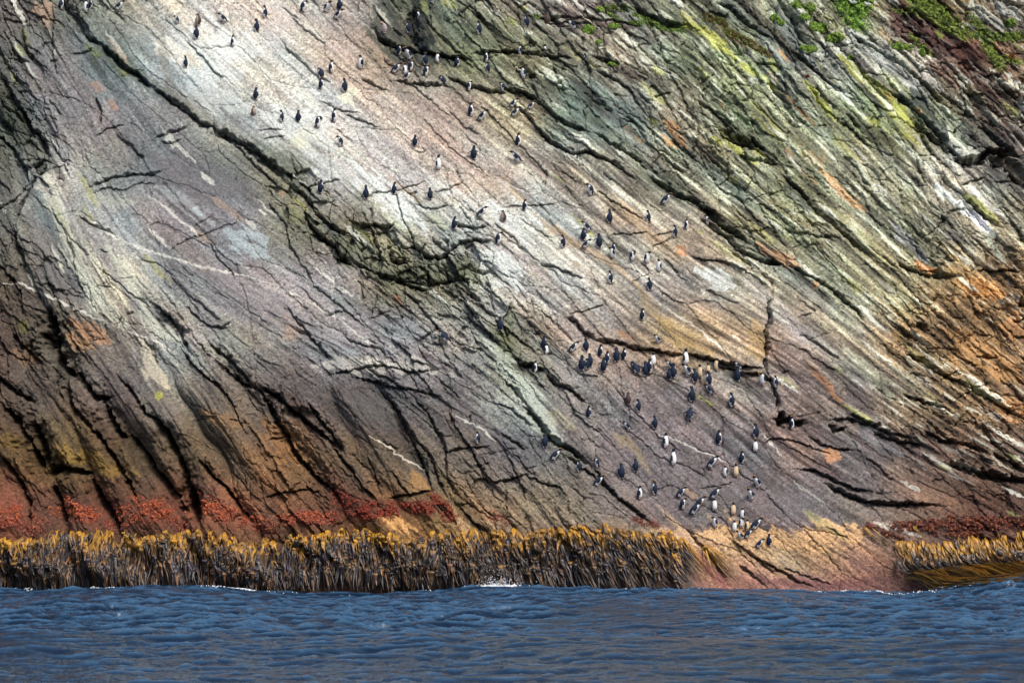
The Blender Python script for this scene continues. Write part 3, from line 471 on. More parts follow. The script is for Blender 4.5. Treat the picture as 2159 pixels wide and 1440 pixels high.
def paint(pts, rad, colr, a=0.8, edge=0.2, grain=0.8):
    q = stroke_dist(pts if len(pts) > 1 else [pts[0], (pts[0][0] + 1, pts[0][1])], rad * 1.6)
    if q is None: return
    sl, D, S, T = q
    n = 0.55 * L_mid[sl] * grain + 0.5 * grain * vn(U[sl] / 9, V[sl] / 9, 70) + .45 * grain * L_fine[sl]
    tp = np.clip(np.minimum(T, 1 - T) * 5, .35, 1) if len(pts) > 1 else 1
    m = sstep(-edge, edge, 1 - D / (rad * tp) + n * .6) * a
    blend(m, colr, sl)
W1, W2, W3 = (198, 200, 196), (182, 186, 178), (216, 219, 214)
PT = [
 # pale guano slabs
 ([(360, 90), (430, 110), (500, 160)], 42, W1, .6), ([(400, 150), (450, 200), (520, 230)], 34, W1, .5), ([(460, 90), (540, 110)], 34, W3, .5), ([(560, 240), (640, 280), (700, 310)], 34, W1, .55), ([(330, 90), (360, 110), (420, 140)], 22, (225, 215, 190), .4),
 ([(560, 10), (600, 40), (560, 120)], 30, (205, 195, 190), .4), ([(740, 345), (790, 390), (850, 440), (900, 490)], 20, W3, .6), ([(650, 330), (720, 360), (780, 400)], 22, W1, .4), ([(960, 410), (1010, 440), (1060, 470)], 14, W3, .45), ([(1000, 540), (1060, 560), (1090, 610)], 30, W3, .55),
 ([(900, 380), (960, 410)], 14, W3, .4), ([(1080, 480), (1150, 520), (1220, 560)], 22, W2, .35), ([(1470, 570), (1510, 585), (1545, 605)], 17, W3, .6), ([(650, 270), (640, 310)], 25, (215, 210, 185), .4), ([(720, 190), (745, 215)], 12, (225, 222, 190), .6),
 ([(480, 490), (530, 520), (560, 540)], 20, (168, 180, 188), .55), ([(410, 440), (425, 452)], 12, (180, 190, 194), .5), ([(330, 390), (400, 430), (450, 470)], 16, (165, 172, 172), .35), ([(1030, 720), (1090, 800), (1130, 870), (1180, 930)], 22, (178, 184, 168), .6), ([(700, 720), (760, 745)], 14, (150, 155, 165), .5),
 ([(90, 360), (115, 400), (140, 500), (180, 580), (220, 650), (270, 690)], 20, (196, 194, 172), .55), ([(230, 520), (270, 600), (320, 680), (380, 720)], 16, (190, 190, 170), .5), ([(110, 370), (100, 410)], 24, (190, 182, 170), .5), ([(190, 410), (230, 420), (280, 430)], 16, (185, 184, 165), .4),
 ([(300, 720), (330, 790), (350, 820)], 14, (205, 190, 160), .5), ([(1960, 380), (2000, 410), (2060, 450), (2100, 500)], 9, (226, 232, 220), .8), ([(2030, 385), (2080, 420), (2130, 460)], 6, (222, 220, 208), .7), ([(2080, 490), (2130, 560)], 8, (190, 200, 182), .5),
 ([(1780, 60), (1810, 90)], 8, (220, 218, 212), .6), ([(1840, 110), (1900, 150), (1960, 200)], 8, (205, 205, 198), .5), ([(1950, 140), (1990, 190)], 8, (220, 216, 206), .5), ([(1700, 120), (1760, 170), (1800, 220)], 8, (200, 204, 196), .5), ([(2050, 10), (2090, 50), (2130, 60)], 20, (200, 202, 190), .5), ([(2100, 0), (2150, 40)], 14, (205, 205, 195), .5),
 ([(1960, 210), (2020, 270), (2040, 310)], 12, (165, 172, 150), .5), ([(1780, 740), (1840, 790), (1880, 840)], 12, (170, 170, 145), .5), ([(660, 770), (720, 765), (800, 775), (880, 770), (960, 790)], 14, (178, 172, 160), .6), ([(760, 760), (830, 768)], 8, (205, 196, 180), .6), ([(1080, 400), (1060, 380)], 14, (170, 160, 150), .3),
 ([(1880, 460), (1930, 520), (1960, 550)], 10, (178, 176, 180), .5), ([(1560, 580), (1620, 640), (1700, 720)], 12, (170, 162, 160), .35), ([(1640, 640), (1680, 690), (1760, 740)], 14, (165, 158, 155), .35),
 # yellow-green lichen
 ([(1770, 120), (1830, 170), (1880, 220), (1930, 260)], 15, (158, 160, 62), .7), ([(1440, 30), (1460, 55), (1500, 75), (1550, 120)], 11, (170, 170, 60), .65), ([(1560, 130), (1600, 160)], 6, (170, 172, 70), .6), ([(1375, 140), (1400, 160)], 10, (172, 172, 70), .6), ([(1700, 170), (1730, 210), (1765, 250)], 6, (165, 166, 60), .7),
 ([(1500, 290), (1540, 305), (1570, 320)], 7, (150, 152, 50), .6), ([(1570, 330), (1600, 345)], 8, (150, 150, 55), .5), ([(1610, 160), (1640, 190)], 6, (165, 168, 70), .5), ([(2040, 410), (2080, 440), (2110, 470)], 6, (128, 132, 52), .7), ([(1370, 250), (1390, 262)], 8, (165, 168, 75), .4), ([(1900, 270), (1940, 300)], 7, (150, 150, 50), .6),
 ([(1830, 245), (1855, 262)], 6, (168, 168, 70), .6), ([(850, 85), (865, 95)], 12, (120, 125, 45), .7), ([(930, 5), (960, 15)], 10, (150, 152, 55), .5), ([(900, 25), (880, 10)], 14, (118, 124, 62), .5), ([(1100, 18), (1108, 22)], 7, (168, 168, 48), .6), ([(1060, 45), (1090, 50)], 10, (120, 128, 60), .5), ([(30, 105), (50, 115)], 11, (112, 116, 42), .6),
 ([(50, 60), (60, 100)], 6, (110, 112, 40), .5), ([(335, 830), (348, 842)], 8, (150, 152, 55), .8), ([(255, 145), (275, 160)], 5, (130, 134, 40), .6), ([(45, 680), (55, 700)], 10, (110, 105, 40), .5), ([(180, 95), (215, 120)], 7, (100, 112, 50), .5), ([(600, 440), (640, 460)], 22, (118, 118, 72), .5), ([(900, 455), (940, 480)], 12, (170, 168, 130), .4),
 ([(1080, 650), (1060, 700), (1080, 750)], 18, (98, 102, 60), .5), ([(1590, 310), (1620, 330)], 6, (160, 150, 60), .5), ([(640, 300), (610, 310)], 10, (200, 196, 150), .3), ([(1620, 120), (1640, 150)], 6, (160, 160, 70), .4),
 # orange lichen
 ([(1400, 250), (1430, 290), (1450, 310)], 12, (184, 134, 84), .6), ([(1400, 285), (1425, 310)], 8, (184, 134, 84), .6), ([(1735, 355), (1780, 400), (1830, 440)], 9, (184, 134, 84), .6), ([(1930, 550), (1980, 570)], 9, (202, 132, 66), .6), ([(2030, 590), (2080, 610), (2120, 620)], 18, (202, 136, 66), .6), ([(1710, 600), (1720, 612)], 7, (184, 134, 84), .6),
 ([(2000, 700), (2080, 740), (2159, 800)], 40, (196, 140, 78), .42), ([(2120, 690), (2159, 700)], 30, (196, 132, 74), .4), ([(1880, 700), (1900, 720)], 10, (184, 134, 84), .5), ([(1700, 770), (1740, 810), (1780, 860)], 8, (176, 120, 78), .6), ([(1740, 950), (1770, 965)], 14, (196, 136, 88), .6), ([(1430, 520), (1445, 535)], 9, (166, 108, 74), .6), ([(1600, 515), (1640, 545), (1680, 560)], 12, (196, 140, 94), .5),
 ([(1340, 600), (1380, 660), (1420, 710), (1500, 745)], 12, (168, 138, 86), .55), ([(1120, 450), (1180, 490), (1240, 530), (1300, 560), (1340, 600)], 8, (176, 148, 112), .55), ([(1310, 430), (1350, 470), (1400, 520)], 12, (172, 142, 110), .4), ([(1290, 910), (1340, 950), (1370, 1000)], 10, (150, 130, 90), .5), ([(1590, 680), (1600, 760)], 18, (158, 128, 78), .5),
 ([(1060, 370), (1090, 410), (1110, 430)], 6, (190, 158, 110), .5), ([(60, 30), (100, 20), (100, 60)], 12, (178, 140, 112), .5), ([(590, 400), (600, 412)], 5, (184, 134, 84), .6), ([(230, 215), (250, 230)], 8, (160, 120, 92), .6), ([(190, 180), (215, 190)], 9, (158, 122, 98), .5), ([(150, 680), (190, 700), (230, 720)], 20, (178, 128, 86), .55), ([(140, 710), (200, 730)], 16, (184, 134, 84), .4),
 ([(20, 740), (80, 760)], 14, (150, 112, 76), .4), ([(560, 890), (620, 980)], 24, (150, 110, 66), .45), ([(430, 870), (520, 900)], 16, (140, 108, 70), .45), ([(600, 670), (620, 700), (640, 690)], 18, (176, 140, 112), .45), ([(1300, 700), (1330, 715)], 10, (178, 128, 80), .4), ([(830, 625), (845, 640)], 7, (150, 100, 60), .6), ([(870, 1000), (900, 1030)], 16, (158, 116, 60), .6),
 ([(100, 940), (160, 960), (230, 985), (300, 1000)], 16, (138, 112, 42), .5), ([(0, 930), (40, 930)], 14, (110, 90, 40), .5), ([(1750, 340), (1700, 320)], 12, (170, 136, 90), .3), ([(2100, 850), (2159, 880)], 24, (186, 130, 66), .4), ([(950, 1000), (1000, 1040)], 12, (124, 104, 84), .5), ([(1160, 870), (1210, 900)], 18, (168, 156, 120), .4),
 ([(1000, 900), (1080, 940), (1120, 980)], 16, (92, 92, 100), .4), ([(1990, 1050), (2040, 1090)], 8, (150, 112, 82), .4),
 # dark wet rock, black lichen, and dark strokes along gullies and gaps
 ([(800, 20), (820, 70), (860, 110), (950, 128)], 34, (52, 60, 56), .75), ([(880, 10), (880, 80), (910, 120)], 26, (30, 38, 40), .85), ([(980, 60), (1080, 80)], 40, (76, 84, 66), .5), ([(1640, 20), (1665, 60), (1680, 100)], 20, (58, 66, 70), .7), ([(1600, 60), (1650, 110), (1690, 140)], 14, (64, 72, 74), .6), ([(1560, 30), (1620, 80)], 12, (64, 70, 66), .5),
 ([(1930, 190), (1960, 240), (1990, 290)], 20, (58, 64, 66), .75), ([(1890, 195), (1930, 215)], 9, (54, 62, 66), .7), ([(2030, 250), (2050, 290)], 14, (58, 64, 64), .6), ([(1660, 390), (1720, 440)], 16, (70, 76, 72), .55), ([(1540, 260), (1600, 300)], 20, (60, 62, 46), .6), ([(1920, 455), (1960, 470)], 14, (66, 68, 66), .6), ([(2000, 490), (2040, 505)], 12, (70, 68, 72), .6),
 ([(1210, 180), (1300, 240), (1360, 300)], 34, (82, 94, 92), .5), ([(1180, 240), (1280, 300)], 22, (84, 96, 86), .45), ([(720, 500), (780, 530), (860, 565), (960, 575)], 38, (104, 108, 82), .55), ([(760, 570), (850, 590), (930, 595)], 8, (44, 50, 36), .5), ([(700, 500), (740, 560)], 14, (62, 68, 46), .6), ([(960, 540), (1000, 590)], 20, (86, 90, 60), .6), ([(680, 470), (720, 500)], 14, (84, 94, 92), .6), ([(540, 300), (600, 350), (660, 420)], 16, (76, 84, 72), .5),
 ([(200, 90), (290, 160), (400, 230)], 16, (66, 74, 54), .5), ([(0, 200), (60, 300), (100, 360)], 26, (62, 66, 50), .5), ([(340, 80), (360, 200), (450, 260)], 14, (108, 104, 92), .5), ([(120, 780), (140, 800)], 20, (42, 44, 34), .6), ([(60, 880), (110, 980)], 24, (50, 44, 34), .6), ([(180, 850), (240, 960), (330, 1060)], 14, (60, 50, 40), .5),
 ([(600, 830), (660, 900)], 18, (72, 58, 50), .5), ([(380, 560), (560, 640), (700, 720)], 26, (116, 112, 122), .45), ([(320, 330), (420, 400), (520, 400)], 34, (98, 92, 102), .5), ([(180, 480), (260, 600), (300, 680)], 8, (100, 96, 106), .55), ([(60, 450), (110, 560), (170, 640)], 24, (96, 92, 92), .6), ([(760, 830), (800, 880)], 38, (80, 78, 92), .5), ([(960, 860), (1020, 900)], 26, (88, 82, 92), .4),
 ([(1520, 640), (1560, 700)], 18, (140, 120, 96), .3), ([(1340, 620), (1420, 650)], 22, (120, 114, 112), .4), ([(1790, 830), (1830, 860)], 14, (80, 70, 72), .5), ([(1810, 900), (1850, 930), (1900, 960)], 18, (88, 92, 106), .5), ([(1480, 1000), (1600, 1050), (1720, 1080)], 34, (100, 92, 98), .35), ([(1250, 760), (1300, 820)], 16, (126, 112, 104), .3), ([(60, 0), (30, 60)], 26, (88, 80, 80), .4),
 ([(2100, 280), (2159, 300)], 20, (54, 46, 48), .7), ([(2080, 350), (2130, 380)], 16, (60, 54, 54), .6), ([(1240, 240), (1300, 290), (1370, 370), (1450, 400)], 14, (80, 88, 66), .4), ([(1700, 400), (1780, 470), (1880, 560)], 16, (112, 112, 76), .4), ([(1850, 590), (1930, 660)], 18, (116, 116, 80), .4),
 # red-brown soil and roots under the moss, upper right
 ([(1880, 10), (1900, 50), (1960, 80), (2020, 100), (2080, 120)], 20, (74, 42, 38), .85), ([(2020, 100), (2080, 180), (2120, 220)], 12, (78, 48, 42), .7), ([(2060, 220), (2120, 280)], 24, (80, 60, 50), .55), ([(1250, 12), (1310, 20)], 8, (84, 52, 58), .7), ([(1270, 48), (1340, 60)], 6, (88, 56, 60), .6), ([(1960, 130), (2020, 180)], 8, (88, 58, 50), .6), ([(1930, 40), (1990, 60)], 18, (70, 40, 36), .5),
 ([(1790, -20), (1800, 10), (1812, 45)], 30, (104, 148, 38), .9), ([(1900, -20), (1950, 5), (1990, 35), (2030, 70)], 24, (104, 114, 40), .8), ([(2060, 70), (2120, 78), (2200, 66)], 10, (90, 110, 40), .8), ([(1340, 32), (1370, 46), (1400, 58), (1440, 62)], 8, (92, 112, 50), .7), ([(1490, 35), (1540, 70), (1620, 115)], 9, (96, 80, 42), .7), ([(2080, 90), (2110, 140)], 12, (84, 88, 40), .7),
 ([(-200, 1090), (40, 1088), (80, 1105)], 22, (104, 62, 48), .55), ([(140, 1070), (190, 1085), (235, 1105)], 20, (104, 60, 46), .55), ([(270, 1085), (330, 1075), (385, 1100)], 24, (104, 60, 46), .55), ([(430, 1060), (480, 1085), (560, 1110)], 20, (108, 66, 52), .55), ([(715, 1050), (760, 1070), (850, 1072), (930, 1070), (960, 1095)], 17, (88, 46, 38), .7), ([(600, 1095), (700, 1090)], 15, (104, 58, 46), .6),
 # tide zone: cream crust, pink coralline, dark wet bands
 ([(1460, 1130), (1520, 1120), (1600, 1130), (1680, 1135), (1760, 1115), (1800, 1110)], 17, (222, 172, 114), .85), ([(1620, 1150), (1700, 1150), (1780, 1130), (1830, 1125)], 17, (216, 164, 106), .8), ([(1375, 1112), (1430, 1125), (1480, 1150)], 10, (208, 166, 128), .8), ([(1840, 1100), (1880, 1110), (1940, 1130)], 6, (214, 196, 178), .7), ([(1890, 1110), (1920, 1125)], 4, (225, 215, 205), .7),
 ([(800, 1090), (850, 1105), (880, 1115)], 13, (208, 156, 88), .7), ([(950, 1100), (1000, 1115)], 10, (190, 150, 100), .5), ([(1480, 1200), (1560, 1225), (1620, 1235)], 12, (150, 98, 86), .5), ([(1600, 1225), (1740, 1235), (1880, 1222)], 9, (118, 74, 72), .7), ([(1640, 1170), (1700, 1200)], 14, (150, 136, 110), .4), ([(1790, 1170), (1850, 1200)], 20, (138, 96, 90), .5),
 ([(1470, 1160), (1500, 1200), (1530, 1240)], 9, (150, 84, 86), .6), ([(1900, 1110), (1980, 1112), (2060, 1108), (2159, 1100)], 14, (80, 50, 42), .7), ([(1560, 1190), (1620, 1232)], 4, (92, 66, 64), .7),
]
for p in PT:
    paint(*p)
rs = random.Random(31)
for k in range(420):
    u = rs.uniform(1150, 2450) if rs.random() < .62 else rs.uniform(-250, 1200); v = rs.uniform(-180, 1080)
    if 420 < u < 1650 and v > 700 - (u - 420) * .1 and rs.random() < .75: continue
    pts_ = [(u, v)]
    for i in range(rs.randint(2, 9)):
        a_, _r = ang_at(u, v); a_ += rs.uniform(-.08, .08); st = rs.uniform(8, 15)
        u += st * math.cos(a_); v += st * math.sin(a_); pts_.append((u, v))
    r_ = rs.random()
    if pts_[0][0] < 1150 and pts_[0][1] > 600: continue
    right = pts_[0][0] > 1250
    cl_ = (208, 206, 192) if r_ < .42 else (60, 60, 54) if r_ < .62 else (150, 148, 84) if r_ < .78 else ((178, 140, 96) if right else (150, 128, 104)) if r_ < .9 else (150, 140, 132)
    paint(pts_, rs.uniform(1.6, 6), cl_, rs.uniform(.35, .7))
# white quartz veins
for pts, rad in [([(160, 445), (200, 470), (240, 500), (300, 525), (360, 545), (430, 565), (500, 580), (570, 598)], 1.6), ([(310, 410), (350, 440), (400, 480), (420, 500)], 1.5), ([(0, 595), (45, 600), (95, 625), (130, 640), (180, 660), (240, 690)], 1.5),
                 ([(570, 598), (660, 640), (740, 690), (800, 740)], 1.2), ([(250, 690), (330, 720), (370, 740)], 1.2), ([(570, 160), (640, 210), (700, 250)], 1.2), ([(600, 120), (660, 170), (700, 200)], 1.0), ([(1390, 640), (1480, 700), (1540, 760)], 1.0), ([(1150, 420), (1050, 380)], 1.0),
                 ([(960, 880), (1010, 900), (1050, 930)], 1.3), ([(780, 920), (820, 940), (860, 970), (930, 1010)], 1.0), ([(1380, 910), (1480, 950), (1540, 980)], 1.0), ([(1540, 860), (1600, 905), (1650, 960)], 1.2), ([(1000, 720), (1050, 740)], 1.2), ([(1140, 880), (1080, 830)], 1.2)]:
    paint(pts, rad * 1.5, (212, 206, 194), .7, .5, .2)
# cream barnacle crust speckled with dark
bm_ = sstep(1095, 1110, V) * sstep(1215, 1150, V) * sstep(1380, 1470, U) * sstep(1930, 1850, U)
blend(.75 * bm_ * sstep(.25, .5, vn(U / 4, V / 4, 80) * .7 + .5 * vn(U / 9, V / 5, 81) - .1), (96, 70, 62))
ex = np.clip(C[..., 2] - C[..., 1], 0, 1) * .55
C[..., 2] -= ex; C[..., 1] += ex * .35
C *= np.array([.975, 1.015, .985], dtype=np.float32)
wm = (sstep(760, 900, V) * sstep(1050, 700, U))[..., None]
C *= 1 + wm * (np.array([1.14, 1.0, .84], dtype=np.float32) - 1)
rg = sstep(1080, 1400, U - .55 * V + 330) * sstep(1080, 900, V)
C *= (1 + rg * np.clip(.18 * L_col + .20 * L_mid + .22 * vn(U / 26, V / 26, 151), -.55, .6))[..., None]
lm = C.mean(-1, keepdims=True)
C[...] = lm + (C - lm) * (1 + .14 * rg[..., None])

C = np.clip(C, 0.008, 0.72)

# kelp zone: rock bulges into fluted buttresses on the left, smoother slab to the right
fl_ = sstep(760, 900, V) * sstep(1100, 500, U)
rbp = (U - (V - 900) * .60) / 46.0 + 1.3 * vn(U / 110, V / 190, 90) + .25 * vn(U / 40, V / 60, 91)
H += fl_ * (1.7 * np.abs(np.sin(rbp)) ** .75 + .35 * np.abs(np.sin(rbp * 2.3 + 1)) ** .6 - .9) * (.75 + .5 * vn(U / 160, V / 300, 92))
H += .5 * sstep(900, 1150, V) * np.sin(U / 160 + 1.1) * .5
H *= 1 - .55 * sstep(1180, 1240, V)

GX = BX; GY = BY - H; GZ = BZ + 0 * H
P = np.stack([GX, GY, GZ], -1)
m_rock = material('rock', rough=.88, spec=.25, speck=[(8, .62, 1.38), (38, .72, 1.28)], bump=[(3.0, .055, 6), (16, .045, 5)])
idx = (np.arange(NV - 1)[:, None] * NU + np.arange(NU - 1)[None])
F = np.stack([idx, idx + 1, idx + NU + 1, idx + NU], -1).reshape(-1, 4)
F = F[:, ::-1]
cliff = mesh_np('cliff', P.reshape(-1, 3), F, C.reshape(-1, 3), m_rock)
tag(cliff, 'steep rocky cliff face streaked grey, tan, orange and green', 'cliff', kind='structure')

# the cliff carries on beyond the traced part, to both sides and upwards
def rim(edge_p, edge_c, step, n_, seed):
    e = edge_p[::6]; c_ = edge_c[::6]; rows_ = [e]; g2 = np.random.default_rng(seed)
    for k in range(1, n_):
        w_ = 1 - math.exp(-k / 3.0)
        rows_.append(e + np.array(step) * k + w_ * np.stack([0 * e[:, 0], 1.3 * vn(e[:, 2] / 3 + e[:, 0] / 4, np.full(len(e), k * .6), seed) + .5 * g2.normal(0, .5, len(e)), 0 * e[:, 0]], 1))
    Pn = np.array(rows_); m_ = Pn.shape[1]
    ii = np.arange(n_ - 1)[:, None] * m_ + np.arange(m_ - 1)[None]
    Fn = np.stack([ii, ii + 1, ii + m_ + 1, ii + m_], -1).reshape(-1, 4)
    o_ = mesh_np('outer_cliff', Pn.reshape(-1, 3), Fn, np.tile(c_, (n_, 1)), m_rock)
    tag(o_, 'cliff continuing beyond the penguin slope', 'cliff', kind='structure')
rim(P[:, -1], C[:, -1], (1.2, .25, 0), 50, 1)
rim(P[:, 0], C[:, 0], (-1.2, .25, 0), 50, 2)
rim(P[0], C[0], (0, .9, .7), 26, 3)
# ------------------------------------------------------------------ cliff lookups
def samp(A, u, v):
    fu = np.clip((np.asarray(u, dtype=np.float64) - U0) / ST, 0, NU - 1.001); fv = np.clip((np.asarray(v, dtype=np.float64) - V0) / ST, 0, NV - 1.001)
    j = fu.astype(int); i = fv.astype(int); a = fu - j; b = fv - i
    if A.ndim == 3: a = a[..., None]; b = b[..., None]
    return A[i, j] * (1 - a) * (1 - b) + A[i, j + 1] * a * (1 - b) + A[i + 1, j] * (1 - a) * b + A[i + 1, j + 1] * a * b
cp, sp = math.cos(PITCH), math.sin(PITCH)
def proj(p):
    y = p[..., 1] - CAM[1]; z = p[..., 2] - CAM[2]
    d = y * cp + z * sp; h = -y * sp + z * cp
    return 1079.5 + FPX * (p[..., 0] - CAM[0]) / d, 720 - FPX * h / d
def spot(u, v):
    """point of the rock surface that belongs to photo position (u, v), with local surface outward bias"""
    a, b = u, v
    for _ in range(5):
        q = samp(P, np.array([a]), np.array([b]))[0]
        x, y = proj(q)
        a += (u - x) * .9; b += (v - y) * .9
    return Vector(samp(P, np.array([a]), np.array([b]))[0]), a, b
SC = FPX / 1.0

exec_parts = []
# ------------------------------------------------------------------ water
def axis(segs):
    out = []
    for a, b, s in segs:
        out.append(np.arange(a, b, s))
    return np.concatenate(out)
wx = axis([(-2500, -400, 150), (-400, -60, 20), (-60, -33, 1.0), (-33, 33, .065), (33, 60, 1.0), (60, 400, 20), (400, 2501, 150)])
wy = axis([(-2600, -300, 150), (-300, -125, 15), (-125, -62, 1.0), (-62, -44, .14), (-44, 6, .10), (6, 60, 3), (60, 600, 60)])
X, Y = np.meshgrid(wx, wy)
fade = sstep(70, 34, np.abs(X)) * sstep(-130, -60, Y)
wg = np.random.default_rng(9)
Z = 0.55 * np.exp(-((Y + 41 + .05 * X + 1.4 * np.sin(X / 8.0)) / 4.5) ** 2) - .30 * np.exp(-((Y + 27 + .05 * X) / 7.0) ** 2)
Z += 0.15 * np.sin(X / 3.6 + Y / 9.0 + .8) * sstep(-40, -5, Y) + .10 * np.sin(X / 2.1 - Y / 6.0 + 2) * sstep(-24, -3, Y)
Z += .62 * sstep(18, 26, X) * np.exp(-((Y + 1.5) / 4.0) ** 2)
gust = .8 + .55 * fbm(X / 7, Y / 12, 108, 2)
near = 1 - .45 * sstep(-37, -42, Y + .05 * X)
ZS = np.zeros_like(Z); DX = np.zeros_like(Z); DY = np.zeros_like(Z)
wfx = X + .8 * fbm(X / 3, Y / 3, 100, 2); wfy = Y + .8 * fbm(X / 3, Y / 3, 101, 2)
for k in range(64):
    lam = .20 * (3.2 / .20) ** (k / 63.0) * wg.uniform(.9, 1.1)
    th = wg.normal(1.42, .48); kk = 2 * math.pi / lam
    kx, ky = math.cos(th) * kk, math.sin(th) * kk
    amp = .060 / kk * (1.7 if lam < 1.1 else .7)
    ph = wfx * kx + wfy * ky + wg.uniform(0, 6.28)
    a_ = amp * gust * (near if lam < 2.2 else 1)
    sw = a_ * (.35 * np.sin(ph) + .95 * (1.27 - 2 * np.abs(np.sin(ph / 2 - .785)))); Z += sw; ZS += (sw if lam < 1.3 else 0); c_ = a_ * np.cos(ph) * .55
    DX += c_ * math.cos(th); DY += c_ * math.sin(th)
Z *= fade; X2 = X + DX * fade; Y2 = Y + DY * fade
m_w = bpy.data.materials.new('sea_water'); m_w.use_nodes = True
n = m_w.node_tree.nodes; l = m_w.node_tree.links; p = n['Principled BSDF']
p.inputs['Base Color'].default_value = (0.016, 0.052, 0.098, 1)
p.inputs['Specular IOR Level'].default_value = .25
p.inputs['Roughness'].default_value = .06
p.inputs['IOR'].default_value = 1.33
tc = n.new('ShaderNodeTexCoord'); mp = n.new('ShaderNodeMapping'); mp.inputs['Scale'].default_value = (1, .6, 1)
l.new(tc.outputs['Object'], mp.inputs[0])
ns = n.new('ShaderNodeTexNoise'); ns.inputs['Scale'].default_value = 3.5; ns.inputs['Detail'].default_value = 5
l.new(mp.outputs[0], ns.inputs['Vector'])
b = n.new('ShaderNodeBump'); b.inputs['Distance'].default_value = .08
l.new(ns.outputs['Fac'], b.inputs['Height']); l.new(b.outputs[0], p.inputs['Normal'])
nx, ny = len(wx), len(wy)
idx = (np.arange(ny - 1)[:, None] * nx + np.arange(nx - 1)[None])
F = np.stack([idx, idx + 1, idx + nx + 1, idx + nx], -1).reshape(-1, 4)
# light and dark of the waves painted in: pale crests, dark troughs
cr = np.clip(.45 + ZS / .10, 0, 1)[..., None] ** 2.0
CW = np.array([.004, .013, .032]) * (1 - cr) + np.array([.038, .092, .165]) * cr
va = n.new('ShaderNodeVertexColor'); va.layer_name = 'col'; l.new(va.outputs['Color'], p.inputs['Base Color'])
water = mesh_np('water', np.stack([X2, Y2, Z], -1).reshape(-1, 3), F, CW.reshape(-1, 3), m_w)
tag(water, 'choppy slate blue sea water in front of the cliff', 'water', kind='structure')
def sea_z(x, y):
    j = np.clip(np.searchsorted(wx, x), 0, nx - 1); i = np.clip(np.searchsorted(wy, y), 0, ny - 1)
    return Z[i, j]

# ------------------------------------------------------------------ penguins
m_peng = material('penguin_plumage', rough=.7, spec=.15, speck=[(60, .9, 1.1)])
m_beak = material('penguin_beak', rough=.4, attr=False, base=(.30, .09, .03))
m_crest = material('penguin_crest', rough=.6, attr=False, base=(.72, .50, .06))
m_foot = material('penguin_foot', rough=.6, attr=False, base=(.55, .33, .28))
RAD = [.035, .082, .104, .110, .100, .078, .056, .050, .053, .043, .014]
SPINES = {  # (forward, up) of eleven rings from rump to crown
 'u': [(.02, .03), (.02, .07), (.015, .14), (.01, .22), (.01, .30), (.015, .37), (.02, .425), (.025, .465), (.035, .505), (.045, .535), (.05, .555)],
 'n': [(.02, .03), (.02, .07), (.015, .14), (.01, .22), (.01, .31), (.01, .39), (.01, .46), (.015, .51), (.025, .555), (.03, .59), (.03, .61)],
 'h': [(.0, .03), (.0, .07), (-.005, .14), (.0, .22), (.015, .29), (.04, .345), (.075, .385), (.105, .405), (.135, .415), (.16, .41), (.175, .405)],
 'l': [(-.10, .07), (-.08, .10), (-.04, .15), (.01, .21), (.065, .275), (.11, .33), (.15, .375), (.18, .405), (.215, .43), (.24, .44), (.255, .445)],
 'p': [(.0, .03), (.0, .07), (-.005, .14), (.0, .22), (.01, .30), (.03, .36), (.065, .39), (.10, .385), (.13, .355), (.135, .325), (.135, .305)],
}
SPINES['f'] = SPINES['u']; SPINES['c'] = [(a * .8, b * .84) for a, b in SPINES['u']]; SPINES['x'] = SPINES['l']
HDIR = {'u': (1, -.05), 'f': (1, 0), 'n': (.75, .65), 'h': (.75, -.65), 'l': (1, -.15), 'x': (1, -.15), 'p': (.1, -1), 'c': (1, -.15)}
FLIP = {'u': .36, 'n': .35, 'h': .2, 'l': .55, 'x': 1.2, 'p': .3, 'f': 1.0, 'c': .05}
DARK = np.array([.014, .022, .042]); WHITE = np.array([.78, .77, .74]); TAN = np.array([.66, .50, .31]); BROWN = np.array([.075, .052, .042]); BUFF = np.array([.34, .27, .22])

def tube(bm, pts, rx, ry, seg=14):
    """closed tube through 3D points, lying in planes x = const"""
    rings = []
    for k, q in enumerate(pts):
        a = pts[max(k - 1, 0)]; b = pts[min(k + 1, len(pts) - 1)]
        t = (b - a).normalized()
        s = Vector((1, 0, 0)) - t * t.x
        s.normalize()
        nn = t.cross(s)
        rings.append([bm.verts.new(q + s * (rx[k] * math.cos(2 * math.pi * i / seg)) + nn * (ry[k] * math.sin(2 * math.pi * i / seg))) for i in range(seg)])
    for r0, r1 in zip(rings, rings[1:]):
        for i in range(seg):
            bm.faces.new((r0[i], r0[(i + 1) % seg], r1[(i + 1) % seg], r1[i]))
    bm.faces.new(rings[0][::-1]); bm.faces.new(rings[-1])

